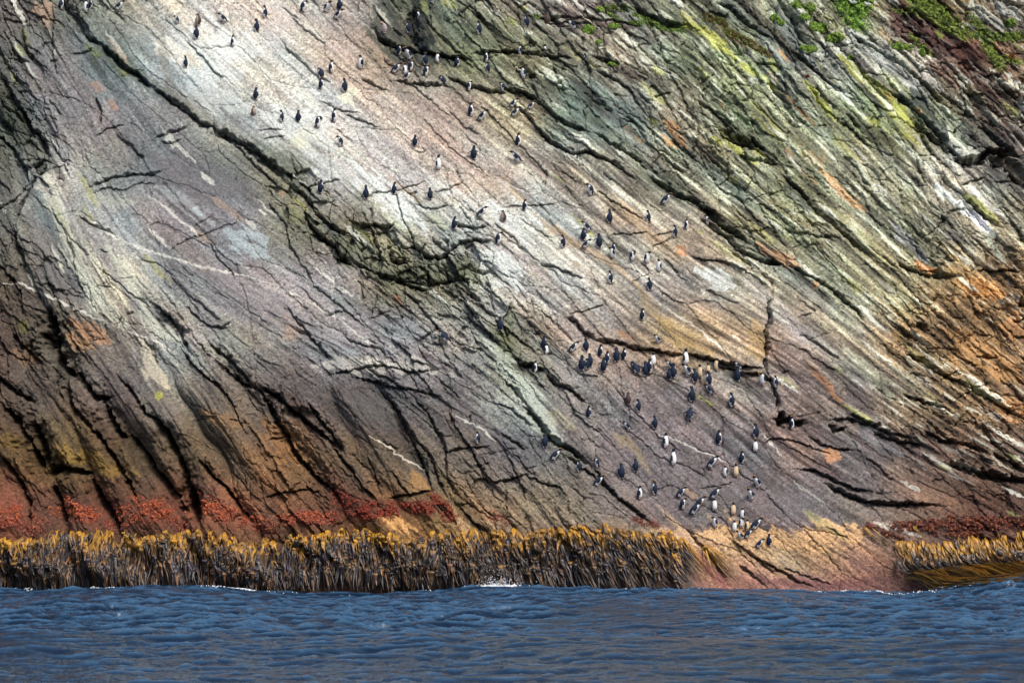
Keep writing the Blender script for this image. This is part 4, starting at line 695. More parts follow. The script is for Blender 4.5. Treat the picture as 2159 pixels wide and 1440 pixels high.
def body_mesh(pose, kind):
    sp_ = [Vector((0, -a, b)) for a, b in SPINES[pose]]
    rad = [r * (1.12 if pose == 'c' else 1) for r in RAD]
    bm = bmesh.new()
    tube(bm, sp_, [r * 1.0 for r in rad], [r * .92 for r in rad])
    # flippers rooted in the shoulders
    sh = sp_[5] * .6 + sp_[4] * .4
    dn = (sp_[2] - sp_[4]).normalized()
    for sx in (-1, 1):
        a = FLIP[pose]
        root = sh + Vector((sx * rad[4] * .7, 0, 0))
        d = (dn * math.cos(a) + Vector((sx, 0, 0)) * math.sin(a)).normalized()
        if pose in ('l', 'x'): d = (d + Vector((0, .35, -.1))).normalized()
        pts = [root, root + d * .055 + Vector((sx * .012, 0, 0)), root + d * .12, root + d * .17, root + d * .195]
        tube(bm, pts, [.014, .012, .010, .009, .007], [.026, .034, .033, .024, .010], 8)
    # tail
    tl = sp_[0] + Vector((0, .03, .03))
    tube(bm, [tl, tl + Vector((0, .055, -.035)), tl + Vector((0, .11, -.052 if pose not in 'lx' else -.03))], [.035, .026, .014], [.024, .014, .007], 8)
    # legs
    for sx in (-1, 1):
        q = Vector((sx * .042, sp_[1].y - .005, .085 if pose not in 'lx' else .13))
        tube(bm, [q, Vector((sx * .045, -.01, .05)), Vector((sx * .045, -.01, .012))], [.034, .024, .017], [.034, .026, .018], 8)
    me = bpy.data.meshes.new('tmp'); bm.to_mesh(me); bm.free()
    o = bpy.data.objects.new('tmp', me); col.objects.link(o)
    mod = o.modifiers.new('r', 'REMESH'); mod.mode = 'VOXEL'; mod.voxel_size = .0105; mod.use_smooth_shade = True
    sm = o.modifiers.new('s', 'SMOOTH'); sm.factor = .5; sm.iterations = 2
    dg = bpy.context.evaluated_depsgraph_get()
    out = bpy.data.meshes.new_from_object(o.evaluated_get(dg))
    bpy.data.objects.remove(o)
    out.name = 'penguin_body'
    n_ = len(out.vertices); co = np.zeros(n_ * 3, dtype=np.float32); out.vertices.foreach_get('co', co); co = co.reshape(-1, 3)
    S_ = np.array([list(v) for v in sp_]); Sd = []
    for a, b in zip(S_[:-1], S_[1:]):
        for t in (0, .25, .5, .75): Sd.append(a + (b - a) * t)
    Sd = np.array(Sd); T_ = np.gradient(Sd, axis=0); T_ /= np.linalg.norm(T_, axis=1)[:, None]
    d = np.linalg.norm(co[:, None] - Sd[None], axis=2); k = d.argmin(1)
    rel = co - Sd[k]; rl = np.linalg.norm(rel, axis=1) + 1e-6
    vent = np.stack([np.zeros(len(Sd)), -T_[:, 2], T_[:, 1]], 1)      # belly side of the spine
    vc = (rel * vent[k]).sum(1) / rl
    tt = k / len(Sd)
    rr_ = np.interp(tt, np.linspace(0, 1, 11), rad)
    flip = (rl > rr_ * 1.25) & (np.abs(co[:, 0]) > .5 * rr_)
    flip |= (np.abs(co[:, 0]) > .085) & (tt > .2) & (np.abs(vc) < .5)
    belly = (vc > -.2) & (tt < .60) & ~flip
    belly |= (co[:, 2] < .055) & (co[:, 1] < sp_[0].y + .03)
    throat = (vc > .35) & (tt >= .60) & (tt < .64)
    cc = np.tile(DARK, (n_, 1))
    if kind == 'white': cc[belly | throat] = WHITE
    elif kind == 'tan': cc[belly | throat] = TAN
    elif kind == 'chick':
        cc[:] = BROWN; cc[(vc > .55) & (tt < .8)] = BUFF; cc *= (1 + .5 * np.sin(co[:, :1] * 160) * np.sin(co[:, 2:3] * 130))
    elif kind == 'pale':
        cc[:] = (.42, .34, .33); cc *= (1 + .45 * np.sin(co[:, :1] * 190) * np.sin(co[:, 2:3] * 150))
    if kind == 'white' and pose != 'c':
        cc[flip & (vc > .3)] = DARK * 1.6
    a = out.color_attributes.new('col', 'FLOAT_COLOR', 'POINT')
    c4 = np.ones((n_, 4), dtype=np.float32); c4[:, :3] = np.clip(cc, 0, 1); a.data.foreach_set('color', c4.ravel())
    out.materials.clear(); out.materials.append(m_peng)
    return out

def small_mesh(name, verts, faces, mat, bev=0):
    me = bpy.data.meshes.new(name); me.from_pydata([tuple(v) for v in verts], [], faces)
    if mat: me.materials.append(mat)
    me.polygons.foreach_set('use_smooth', [True] * len(me.polygons))
    return me
PARTS = {}
def pose_parts(pose):
    if pose in PARTS: return PARTS[pose]
    s = [Vector((0, -a, b)) for a, b in SPINES[pose]]
    hd = (s[8] + s[9]) / 2
    f = Vector((0, -HDIR[pose][0], HDIR[pose][1])).normalized(); up = Vector((1, 0, 0)).cross(f); up = up if up.z > 0 or pose == 'p' else -up
    if pose == 'p': up = Vector((0, -1, 0))
    out = []
    b0 = hd + f * .036; V_ = []; seg = 8
    for t, r in ((0, .019), (.03, .016), (.055, .009), (.068, .003)):
        c_ = b0 + f * t - up * (.010 * (t / .068) ** 2)
        V_ += [c_ + Vector((1, 0, 0)) * r * .75 * math.cos(2 * math.pi * i / seg) + up * r * math.sin(2 * math.pi * i / seg) for i in range(seg)]
    Fc = [(k * seg + i, k * seg + (i + 1) % seg, (k + 1) * seg + (i + 1) % seg, (k + 1) * seg + i) for k in range(3) for i in range(seg)] + [tuple(range(3 * seg, 4 * seg)), tuple(range(seg))[::-1]]
    out.append(('beak', small_mesh('beak', V_, Fc, m_beak)))
    if pose != 'c':
        for sx in (-1, 1):
            V_ = []
            for t, w_, lift in ((.030, .003, .022), (.0, .005, .027), (-.03, .005, .028), (-.055, .004, .022), (-.075, .002, .016)):
                c_ = hd + f * t + up * lift + Vector((sx * (.034 + (.016 if t < -.02 else 0)), 0, 0))
                V_ += [c_ - up * w_, c_ + Vector((sx * .008, 0, 0)), c_ + up * w_, c_ - Vector((sx * .008, 0, 0))]
            Fc = [(k * 4 + i, k * 4 + (i + 1) % 4, (k + 1) * 4 + (i + 1) % 4, (k + 1) * 4 + i) for k in range(4) for i in range(4)] + [(0, 3, 2, 1), (16, 17, 18, 19)]
            out.append(('crest', small_mesh('crest', V_, Fc, m_crest)))
    for sx in (-1, 1):
        x = sx * .045; V_ = [(x - .014, .025, 0), (x + .014, .025, 0), (x + .030, -.055, 0), (x + .010, -.070, 0), (x - .010, -.070, 0), (x - .030, -.055, 0),
              (x - .012, .022, .022), (x + .012, .022, .022), (x + .024, -.045, .012), (x + .009, -.062, .009), (x - .009, -.062, .009), (x - .024, -.045, .012)]
        Fc = [(5, 4, 3, 2, 1, 0), (6, 7, 8, 9, 10, 11)] + [(i, (i + 1) % 6, 6 + (i + 1) % 6, 6 + i) for i in range(6)]
        out.append(('foot', small_mesh('foot', V_, Fc, m_foot)))
    PARTS[pose] = out
    return out
BODY = {}
TILE = {'a': (0, 0), 'b': (540, 0), 'c': (1080, 0), 'f': (540, 360), 'g': (1080, 360), 'm': (540, 720), 'n': (1080, 720), 'o': (1600, 720), 'q': (1080, 1080)}
YAW = {'F': 0, 'R': 90, 'B': 180, 'L': -90, 'FL': -50, 'FR': 50, 'BL': -122, 'BR': 122}
VIEW = {'F': 'facing the viewer', 'R': 'facing right', 'B': 'seen from behind', 'L': 'facing left', 'FL': 'turned half left', 'FR': 'turned half right', 'BL': 'dark back, head to the left', 'BR': 'dark back, head to the right'}
POSE = {'u': 'upright', 'n': 'neck stretched up', 'h': 'hunched', 'l': 'leaning forward', 'x': 'leaning with flippers held back', 'p': 'preening', 'f': 'with flippers spread', 'c': 'squat'}
# tile, centre x, head y, foot y, view, pose, plumage, where it stands
PG = [
 ('a', 497, 5, 80, 'BR', 'h', 'w', 'left end of the top edge, at the gully head'), ('a', 703, 10, 105, 'FL', 'u', 'w', 'white front, above the mossy start of the gully'), ('a', 735, 15, 72, 'BR', 'u', 'w', 'just behind the white front above the gully'),
 ('a', 962, 15, 93, 'R', 'l', 'w', 'alone on grey rock at the top edge, right of the gully head'), ('a', 1197, -40, 14, 'B', 'u', 'w', 'cut off by the top edge, over the pale slab'), ('a', 1440, 138, 196, 'L', 'h', 'w', 'left end of the row on the cracked white slab'),
 ('a', 1613, 122, 208, 'FL', 'c', 'c', 'mottled brown chick on the white slab'), ('a', 1820, 118, 192, 'L', 'x', 'w', 'right of the brown chick on the white slab'), ('a', 1598, 222, 320, 'BL', 'u', 'w', 'directly below the mottled brown chick'),
 ('a', 1890, 298, 377, 'R', 'n', 'w', 'on the brightest white patch of slab, under the leaning one'), ('a', 1510, 466, 556, 'BL', 'n', 'w', 'alone low on the pale slab beside the gully'), ('a', 2088, 166, 267, 'BL', 'u', 'w', 'on white slab, below the one at the pink edge'),
 ('b', 75, 60, 150, 'L', 'u', 'w', 'at the border of white slab and pink rock'), ('a', 2078, 725, 814, 'B', 'u', 'w', 'alone on the lower white slab with a pinkish spot'), ('a', 2062, 872, 937, 'FR', 'c', 'c', 'dark brown ball at the lower lip of the slab'),
 ('b', 382, 13, 98, 'R', 'h', 'w', 'leftmost of the four on pink rock at the top'), ('b', 573, 25, 108, 'FR', 'x', 'w', 'middle of the group on pink rock at the top'), ('b', 678, -6, 90, 'B', 'u', 'w', 'topmost of the group on pink rock'), ('b', 660, 86, 164, 'R', 'x', 'w', 'lowest of the group on pink rock at the top'),
 ('b', 1437, -30, 36, 'FR', 'l', 'w', 'at the top edge over the dark wet hollow'), ('b', 1312, 95, 167, 'R', 'u', 'w', 'beside the yellow-green lichen in the dark hollow'), ('b', 1043, 195, 277, 'FL', 'h', 'p', 'scruffy pale moulting bird on the dark wet rock'), ('b', 1240, 185, 272, 'BL', 'u', 'w', 'in the shade of the dark wet hollow'),
 ('b', 1815, 183, 283, 'BL', 'u', 'w', 'alone on the dark green rock wall'), ('b', 1160, 372, 450, 'BR', 'u', 'w', 'under the lichen block at the foot of the hollow'), ('b', 1243, 402, 488, 'FL', 'l', 'w', 'white front below the lichen block'), ('b', 1378, 443, 532, 'B', 'u', 'w', 'blue-backed, on the ledge under the dark wall'),
 ('b', 1477, 438, 516, 'FL', 'u', 'w', 'second from the blue back on the ledge'), ('b', 1630, 472, 547, 'BR', 'c', 'w', 'brownish, against the shadow of the ledge'), ('b', 1865, 428, 507, 'R', 'u', 'w', 'upper one of the pair at the end of the ledge'), ('b', 1887, 515, 592, 'B', 'u', 'w', 'lower one of the pair at the end of the ledge'),
 ('b', 853, 460, 564, 'FL', 'f', 'w', 'alone on pink rock left of the ledge group'), ('b', 608, 503, 594, 'R', 'u', 'w', 'upper right of the three on the pale slab edge'), ('b', 530, 563, 647, 'BL', 'h', 'w', 'middle of the three by the pale slab edge'), ('b', 525, 643, 729, 'BR', 'u', 'w', 'lowest of the three by the pale slab edge'),
 ('b', 722, 650, 752, 'BL', 'u', 'w', 'above the small yellowish streak on white slab'), ('b', 1130, 515, 606, 'R', 'l', 'w', 'left end of the group at the brown ledge'), ('b', 1255, 505, 582, 'R', 'h', 'w', 'rear one of the knot on the brown ledge'), ('b', 1207, 528, 610, 'FR', 'u', 'w', 'middle one of the knot on the brown ledge'),
 ('b', 1218, 588, 664, 'R', 'l', 'w', 'front one of the knot over the dark gap'), ('b', 1378, 543, 624, 'R', 'h', 'w', 'broad white belly, right of the knot on the ledge'), ('b', 1523, 625, 707, 'BL', 'h', 'w', 'stooping at the deep gap of the brown ledge'), ('b', 1728, 670, 740, 'R', 'h', 'w', 'at the right end of the dark gap'),
 ('b', 2007, 678, 744, 'L', 'h', 'w', 'on the green slope above the crossing cracks'), ('b', 2085, 810, 882, 'R', 'l', 'w', 'upper one of two on the green rock edge'), ('b', 2100, 878, 956, 'R', 'l', 'w', 'white belly, lower one of two on orange-pink rock'), ('b', 1742, 848, 948, 'R', 'u', 'w', 'tall, left one of the two below the ledge'),
 ('b', 1832, 903, 989, 'R', 'x', 'w', 'right one of the two below the ledge'), ('b', 210, 908, 994, 'L', 'u', 'w', 'leftmost of the four in a row on white slab'), ('b', 342, 908, 997, 'B', 'u', 'w', 'second of the four in a row on white slab'), ('b', 502, 955, 1039, 'R', 'p', 'w', 'third of the four in a row on white slab'),
 ('b', 632, 895, 992, 'R', 'u', 'w', 'rightmost of the four in a row on white slab'), ('b', 687, 1116, 1193, 'L', 'h', 'w', 'below the row of four, on pale slab'), ('b', 1290, 1110, 1195, 'B', 'f', 'w', 'alone on tan slab in the upper middle'), ('b', 1768, 1188, 1302, 'B', 'f', 'w', 'broad back, alone on tan slab right of the white ones'),
 ('c', 45, 1095, 1190, 'R', 'u', 'w', 'white front, above another at the slab crack'), ('b', 1480, 1276, 1382, 'FR', 'n', 'w', 'head up, on the ochre slab middle'), ('c', 40, 1233, 1327, 'L', 'x', 'w', 'below the white-fronted one at the slab crack'),
 ('c', 120, 133, 222, 'B', 'u', 'w', 'in the shadow line right of the dark green wall'), ('c', 287, 108, 200, 'B', 'c', 'c', 'brown, on the upper shelf by the lichen'), ('c', 495, 168, 247, 'L', 'l', 'w', 'slate grey, right end of the upper shelf'), ('c', 70, 373, 452, 'L', 'u', 'w', 'left one of three on the level shelf'),
 ('c', 150, 378, 458, 'BL', 'u', 'w', 'middle one of three on the level shelf'), ('c', 270, 376, 458, 'FL', 'u', 'w', 'white front, right one of three on the level shelf'), ('c', 597, 448, 527, 'B', 'u', 'w', 'alone by the boulders right of the level shelf'), ('c', 92, 545, 642, 'FL', 'h', 'w', 'inside the dark oval hole'),
 ('c', 148, 830, 894, 'R', 'l', 'w', 'blue back, on the green rib right of two others'),
 ('f', 523, 88, 189, 'B', 'u', 'w', 'leftmost, over the broken ledge beside the gully'), ('f', 893, 130, 232, 'B', 'n', 'w', 'second along the slab above the broken ledge'), ('f', 1122, 105, 195, 'BR', 'u', 'w', 'third, at the top of the white streak'), ('f', 1415, 150, 239, 'B', 'f', 'w', 'fourth, right of the white streak'),
 ('f', 1825, 300, 382, 'R', 'l', 'w', 'beside a mottled brown one on tan slab'), ('f', 2010, 335, 419, 'FL', 'c', 'c', 'mottled brown with white bib on tan slab'), ('f', 1610, 385, 478, 'B', 'u', 'w', 'blue back at the left tip of a small hollow'), ('f', 1968, 501, 598, 'R', 'h', 'w', 'on the lip above the chalk-white bulge'),
 ('f', 1983, 1201, 1302, 'B', 'u', 'w', 'blue back in the mossy cleft'), ('f', 1535, 1305, 1395, 'BL', 'l', 'w', 'alone at the foot of the shattered rib'),
 ('g', 98, 245, 328, 'BR', 'u', 'w', 'at the left end of a thin level crack'), ('g', 638, 116, 202, 'L', 'h', 'w', 'highest on the tan slope in the centre'), ('g', 1240, 193, 278, 'R', 'l', 'w', 'under the dark stepped crack'), ('g', 1535, 220, 300, 'B', 'u', 'w', 'in the dark stepped crack'), ('g', 1590, 373, 443, 'L', 'h', 'w', 'wedged lower in the stepped crack'),
 ('g', 793, 323, 428, 'B', 'n', 'w', 'slender, in the open middle of the tan slope'), ('g', 1108, 335, 424, 'BL', 'u', 'w', 'on the ochre stripe of the tan slope'), ('g', 1412, 403, 478, 'R', 'u', 'w', 'upper of two near the stepped crack'), ('g', 1325, 453, 542, 'BL', 'u', 'w', 'lower of two near the stepped crack'),
 ('g', 612, 420, 500, 'L', 'x', 'w', 'top of the string going down the ochre trail'), ('g', 577, 478, 570, 'B', 'u', 'w', 'second of the string by the ochre trail'), ('g', 415, 533, 628, 'BL', 'f', 'w', 'yellow crest, left of the ochre trail'), ('g', 707, 523, 630, 'B', 'f', 'w', 'right of the ochre trail, above a stacked pair'),
 ('g', 592, 565, 637, 'R', 'l', 'w', 'third of the string, on the ochre trail'), ('g', 820, 593, 668, 'BR', 'u', 'w', 'upper of the stacked pair'), ('g', 812, 632, 710, 'FL', 'h', 'w', 'lower of the stacked pair'), ('g', 975, 658, 735, 'FR', 'p', 'w', 'white front, left of two preeners under the pair'),
 ('g', 1095, 668, 755, 'FR', 'h', 'w', 'white and black, right of two preeners'), ('g', 1195, 731, 822, 'FL', 'u', 'w', 'white front, lowest of three walking down the slope'), ('g', 800, 825, 918, 'L', 'u', 'w', 'alone left of the ochre trail'), ('g', 1117, 881, 973, 'B', 'f', 'w', 'alone right of the ochre trail'),
 ('g', 1055, 1128, 1216, 'BR', 'u', 'w', 'alone above the long undercut'), ('g', 1183, 1338, 1405, 'FL', 'l', 'w', 'white front, just above the long undercut'),
 ('n', 257, -35, 62, 'B', 'u', 'w', 'upper of the two at the left start of the crowd'), ('n', 275, 28, 105, 'FR', 'u', 'w', 'white front, lower of the two left of the crowd'), ('n', 490, 8, 90, 'R', 'x', 'w', 'third from the left of the upper crowd'), ('n', 600, -15, 82, 'B', 'u', 'w', 'highest of the crowd below the undercut'),
 ('n', 713, 35, 128, 'BR', 'u', 'w', 'left of the touching pair in the crowd'), ('n', 768, 90, 184, 'BR', 'u', 'w', 'upper of the touching pair in the crowd'), ('n', 742, 143, 247, 'B', 'f', 'w', 'lower of the touching pair in the crowd'), ('n', 565, 126, 238, 'B', 'f', 'w', 'left of the tight trio in the crowd'),
 ('n', 632, 110, 208, 'B', 'f', 'w', 'rear of the tight trio in the crowd'), ('n', 612, 150, 228, 'BL', 'u', 'w', 'front of the tight trio in the crowd'), ('n', 848, 60, 169, 'B', 'f', 'w', 'left of two side by side in the crowd'), ('n', 905, 63, 154, 'BR', 'f', 'w', 'right of two side by side in the crowd'),
 ('n', 1008, 142, 267, 'B', 'x', 'w', 'black back, in the centre of the crowd'), ('n', 1112, 153, 258, 'BR', 'u', 'w', 'upper dark one below the white front'), ('n', 1085, 175, 284, 'B', 'f', 'w', 'lower dark one below the white front'), ('n', 1145, 103, 197, 'F', 'f', 'w', 'bright white front in the centre of the crowd'),
 ('n', 1285, 158, 228, 'L', 'l', 'w', 'white flank, behind two dark ones'), ('n', 1307, 181, 302, 'B', 'u', 'w', 'taller of the two dark ones huddled together'), ('n', 1275, 228, 314, 'B', 'f', 'w', 'shorter of the two dark ones huddled together'), ('n', 1408, 73, 190, 'FR', 'n', 'w', 'neck high at the undercut lip'),
 ('n', 1425, 188, 284, 'FL', 'x', 'w', 'white belly, under the one with its neck high'), ('n', 1485, 230, 335, 'B', 'f', 'w', 'dark, between white and buff fronts'), ('n', 1525, 200, 293, 'F', 'f', 't', 'buff front, left of the three buff ones'), ('n', 1592, 188, 265, 'F', 'f', 't', 'buff front, middle of the three buff ones'),
 ('n', 1660, 148, 238, 'FL', 'u', 't', 'buff front, right of the three buff ones'), ('n', 1843, 171, 232, 'L', 'x', 'w', 'half hidden under the thin ledge'), ('n', 1830, 203, 328, 'B', 'f', 'w', 'broad dark back under the thin ledge'), ('n', 2033, 263, 353, 'FL', 'h', 'w', 'all white, at the right end of the ledge'),
 ('o', 140, 288, 372, 'L', 'u', 'w', 'beyond the all-white one, at the rounded rim'), ('n', 1600, 253, 360, 'BL', 'u', 'w', 'upper of two stepping down under the buff ones'), ('n', 1613, 353, 435, 'BL', 'x', 'w', 'lower of two stepping down under the buff ones'), ('n', 1462, 376, 490, 'B', 'u', 'w', 'big dark back under the crowd'),
 ('n', 1787, 428, 530, 'BL', 'f', 'w', 'yellow crested head, under the right of the crowd'), ('n', 940, 423, 514, 'B', 'u', 'c', 'brownish back, on the purple slab'), ('n', 1027, 478, 570, 'BL', 'u', 'w', 'white flank, right of the brownish back'), ('n', 618, 531, 620, 'BR', 'u', 'w', 'alone on the olive rib left of the purple slab'),
 ('n', 1440, 538, 644, 'B', 'x', 'w', 'wings out, in the middle of the purple slab'), ('n', 1160, 613, 708, 'B', 'u', 'w', 'small dark back on the purple slab'), ('n', 943, 655, 725, 'L', 'x', 'w', 'bending low at the left of the purple slab'), ('n', 1243, 756, 864, 'FR', 'u', 'w', 'white belly, centre of the purple slab'),
 ('n', 1675, 731, 840, 'BR', 'u', 'w', 'broad back, right part of the purple slab'), ('n', 1983, 678, 787, 'BL', 'u', 'w', 'at the cream vein near the cave'), ('n', 265, 763, 864, 'B', 'f', 'w', 'at the top of the pale rib beside the dark cleft'), ('n', 342, 880, 972, 'R', 'l', 'w', 'second down the pale rib beside the dark cleft'),
 ('n', 545, 971, 1059, 'BL', 'u', 'w', 'third down the pale rib, white flank'), ('n', 690, 953, 1022, 'L', 'p', 'w', 'white chest, at the edge of the dark cleft'), ('n', 888, 998, 1117, 'B', 'f', 'w', 'arms wide, left of the lower slab'), ('n', 1003, 963, 1059, 'B', 'u', 'w', 'beside the one with arms wide'),
 ('n', 1307, 878, 1004, 'FR', 'n', 'w', 'tallest, stretching in the middle of the slab'), ('n', 1617, 936, 1034, 'R', 'x', 'w', 'above the white pair'), ('n', 1863, 898, 989, 'BR', 'u', 'w', 'below the lone white front near the cave'), ('n', 1975, 806, 894, 'F', 'u', 'w', 'lone white front under the cream vein'),
 ('n', 1733, 1018, 1099, 'FL', 'f', 'w', 'white front, left of the pair'), ('n', 1817, 1005, 1099, 'F', 'f', 't', 'creamy front, right of the pair'), ('n', 1993, 1101, 1187, 'FL', 'l', 'w', 'white front, farthest right low on the slab'), ('n', 1940, 1201, 1287, 'FL', 'l', 'w', 'white front, a little below the farthest right one'),
 ('n', 693, 1095, 1182, 'R', 'x', 'w', 'lowest on the pale rib over the cleft'), ('n', 1033, 1183, 1279, 'R', 'u', 'w', 'white belly, leftmost low on the slab'), ('n', 1160, 1141, 1245, 'BL', 'n', 'w', 'slim with pale face, second low on the slab'), ('n', 1363, 1188, 1272, 'R', 'x', 'w', 'upper of two white bellies low on the slab'),
 ('n', 1383, 1281, 1359, 'R', 'h', 'w', 'lower of two white bellies low on the slab'), ('n', 1637, 1191, 1285, 'R', 'l', 'w', 'above the small white front with open flippers'), ('n', 1515, 1266, 1359, 'R', 'x', 'w', 'upper of two bowing together'), ('n', 1475, 1316, 1412, 'R', 'x', 'w', 'lower of two bowing together'),
 ('n', 1643, 1283, 1372, 'F', 'f', 'w', 'small white front low on the slab'), ('n', 1795, 1318, 1411, 'F', 'f', 't', 'buff front low on the slab'), ('n', 1872, 1361, 1442, 'FL', 'u', 'w', 'white front just right of the low buff one'),
 ('q', 1648, 43, 122, 'FL', 'h', 'w', 'alone left of the last cluster'), ('q', 1860, 50, 122, 'FR', 'h', 'w', 'top of the last cluster above the cream crust'), ('q', 1807, 83, 157, 'F', 'u', 'w', 'left of the last cluster above the cream crust'), ('q', 1972, 50, 147, 'R', 'l', 'w', 'right of the last cluster above the cream crust'),
 ('q', 1907, 90, 147, 'FR', 'u', 't', 'buff belly in the last cluster'), ('q', 1857, 158, 224, 'FL', 'l', 'w', 'left of two on the cream crust'), ('q', 1910, 140, 214, 'R', 'l', 'w', 'right of two on the cream crust'), ('q', 2003, 220, 292, 'R', 'x', 'w', 'bowing lowest on the cream crust'),
 ('q', 2085, 185, 274, 'B', 'u', 'w', 'dark back, last one on the cream crust'), ('o', 262, 620, 713, 'R', 'u', 'w', 'in the mouth of the black cave'), ('m', 1805, 741, 829, 'L', 'u', 'w', 'alone on the dark slab far left of the others'), ('n', 183, 168, 252, 'R', 'u', 'w', 'under the small overhang left of the crowd'),
]
KIND = {'w': 'white', 't': 'tan', 'c': 'chick', 'p': 'pale'}
HT = {'u': .555, 'f': .555, 'n': .61, 'h': .46, 'l': .475, 'x': .475, 'p': .45, 'c': .47}
protos = {}
pr = random.Random(3)
for (tl, cx, top, bot, view, pose, kd, where) in PG:
    u = TILE[tl][0] + cx / 3.855; vb = TILE[tl][1] + bot / 3.855; vt = TILE[tl][1] + top / 3.855
    key = (pose, kd)
    if key not in BODY: BODY[key] = body_mesh(pose, KIND[kd])
    pt, a, b = spot(u, vb - 1.0)
    d_ = pt.y - CAM[1]
    hgt = (vb - vt) * d_ / FPX
    s = max(.42, min(.72, hgt)) / HT[pose] if pose not in 'hlxp' else max(.85, min(1.25, hgt / HT[pose]))
    s = min(max(s * 1.16, 1.02), 1.45)
    if key in protos:
        o = protos[key].copy(); kids = [c.copy() for c in protos[key].children]
    else:
        o = bpy.data.objects.new('penguin', BODY[key])
        kids = [bpy.data.objects.new(nm, me) for nm, me in pose_parts(pose)]
        protos[key] = o
    col.objects.link(o)
    for c_ in kids:
        col.objects.link(c_); c_.parent = o
    o.location = pt + Vector((0, -.05, -.015))
    o.rotation_euler = (0, 0, R(YAW[view] + (pr.choice((-34, -22, 24, 36)) if view == 'B' else 0) + pr.uniform(-12, 12)) + math.atan2(-(pt.x), -(CAM[1] - pt.y)) * 0)
    o.scale = (s * 1.12, s * 1.08, s)
    word = {'c': 'brown penguin', 'p': 'pale moulting penguin'}.get(kd, 'penguin')
    lab = f'{word} {POSE[pose]}, {VIEW[view]}, {where}'
    if len(lab.split()) > 16: lab = f'{word} {POSE[pose]}, {where}'
    if len(lab.split()) > 16: lab = f'{word}, {where}'
    tag(o, lab, 'penguin', 'penguins scattered over the cliff')

# ------------------------------------------------------------------ gulls on the green moss at the top
m_gull = material('gull_plumage', rough=.6, attr=True)
def gull(u, v, yaw, label):
    bm = bmesh.new()
    tube(bm, [Vector((0, .20, .09)), Vector((0, .12, .11)), Vector((0, .02, .12)), Vector((0, -.08, .13)), Vector((0, -.13, .16)), Vector((0, -.165, .205)), Vector((0, -.20, .215)), Vector((0, -.225, .21))],
         [.02, .055, .085, .075, .045, .036, .034, .012], [.012, .045, .075, .07, .042, .034, .032, .010])
    for sx in (-1, 1):
        tube(bm, [Vector((sx * .065, -.08, .15)), Vector((sx * .075, .0, .155)), Vector((sx * .06, .12, .14)), Vector((sx * .03, .26, .115))], [.012, .018, .014, .006], [.03, .05, .038, .010], 8)
    me = bpy.data.meshes.new('gull'); bm.to_mesh(me); bm.free()
    me.polygons.foreach_set('use_smooth', [True] * len(me.polygons))
    n_ = len(me.vertices); co = np.zeros(n_ * 3, dtype=np.float32); me.vertices.foreach_get('co', co); co = co.reshape(-1, 3)
    cc = np.tile([.8, .8, .8], (n_, 1)); wing = np.abs(co[:, 0]) > .045
    cc[(co[:, 2] > .145) & (co[:, 1] > -.1)] = (.36, .40, .45); cc[co[:, 1] > .2] = (.05, .05, .06)
    a = me.color_attributes.new('col', 'FLOAT_COLOR', 'POINT'); c4 = np.ones((n_, 4), dtype=np.float32); c4[:, :3] = cc; a.data.foreach_set('color', c4.ravel())
    me.materials.append(m_gull)
    pt, a_, b_ = spot(u, v)
    o = bpy.data.objects.new('gull', me); col.objects.link(o)
    o.location = pt + Vector((0, -.12, .03)); o.rotation_euler = (0, 0, R(yaw)); o.scale = (1.15,) * 3
    bk = bpy.data.objects.new('beak', small_mesh('beak', [(-.008, -.228, .205), (.008, -.228, .205), (.008, -.228, .22), (-.008, -.228, .22), (0, -.275, .203)], [(0, 1, 2, 3), (0, 4, 1), (1, 4, 2), (2, 4, 3), (3, 4, 0)], m_crest))
    col.objects.link(bk); bk.parent = o
    for sx in (-1, 1):
        lg = bpy.data.objects.new('leg', small_mesh('leg', [(sx * .03 + i, j, k) for k in (-.02, .07) for i, j in ((-.006, -.006), (.006, -.006), (.006, .006), (-.006, .006))], [(0, 1, 5, 4), (1, 2, 6, 5), (2, 3, 7, 6), (3, 0, 4, 7), (4, 5, 6, 7), (3, 2, 1, 0)], m_beak))
        col.objects.link(lg); lg.parent = o
    tag(o, label, 'gull', 'gulls resting on the moss')
gull(1798, 13, -75, 'white gull on the bright moss, leftmost of three')
gull(1817, 5, 70, 'white gull at the top edge, middle of three on the moss')
gull(1829, 17, -60, 'white gull on the bright moss, rightmost and lowest of three')

# ------------------------------------------------------------------ vegetation and weed scattered over the rock
def leaf_mesh(name, pts, nrm_out, size, colours, mat, flat=.5, seed=1, parent=None, upbias=.6):
    """many small leaf faces at the given points"""
    g_ = np.random.default_rng(seed); n_ = len(pts)
    a = g_.normal(0, 1, (n_, 3)); a[:, 1] -= .8 * nrm_out; a[:, 2] += upbias; a /= np.linalg.norm(a, axis=1)[:, None]
    t = np.cross(a, g_.normal(0, 1, (n_, 3))); t /= np.linalg.norm(t, axis=1)[:, None]; bt = np.cross(a, t)
    s_ = size * g_.uniform(.5, 1.4, (n_, 1))
    V_ = np.stack([pts - t * s_, pts + bt * s_ * flat - a * s_ * .2, pts + t * s_, pts - bt * s_ * flat + a * s_ * .3], 1).reshape(-1, 3)
    F_ = np.arange(n_ * 4).reshape(-1, 4)
    C_ = np.repeat(colours, 4, 0)
    return mesh_np(name, V_, F_, C_, mat, smooth=False, parent=parent)
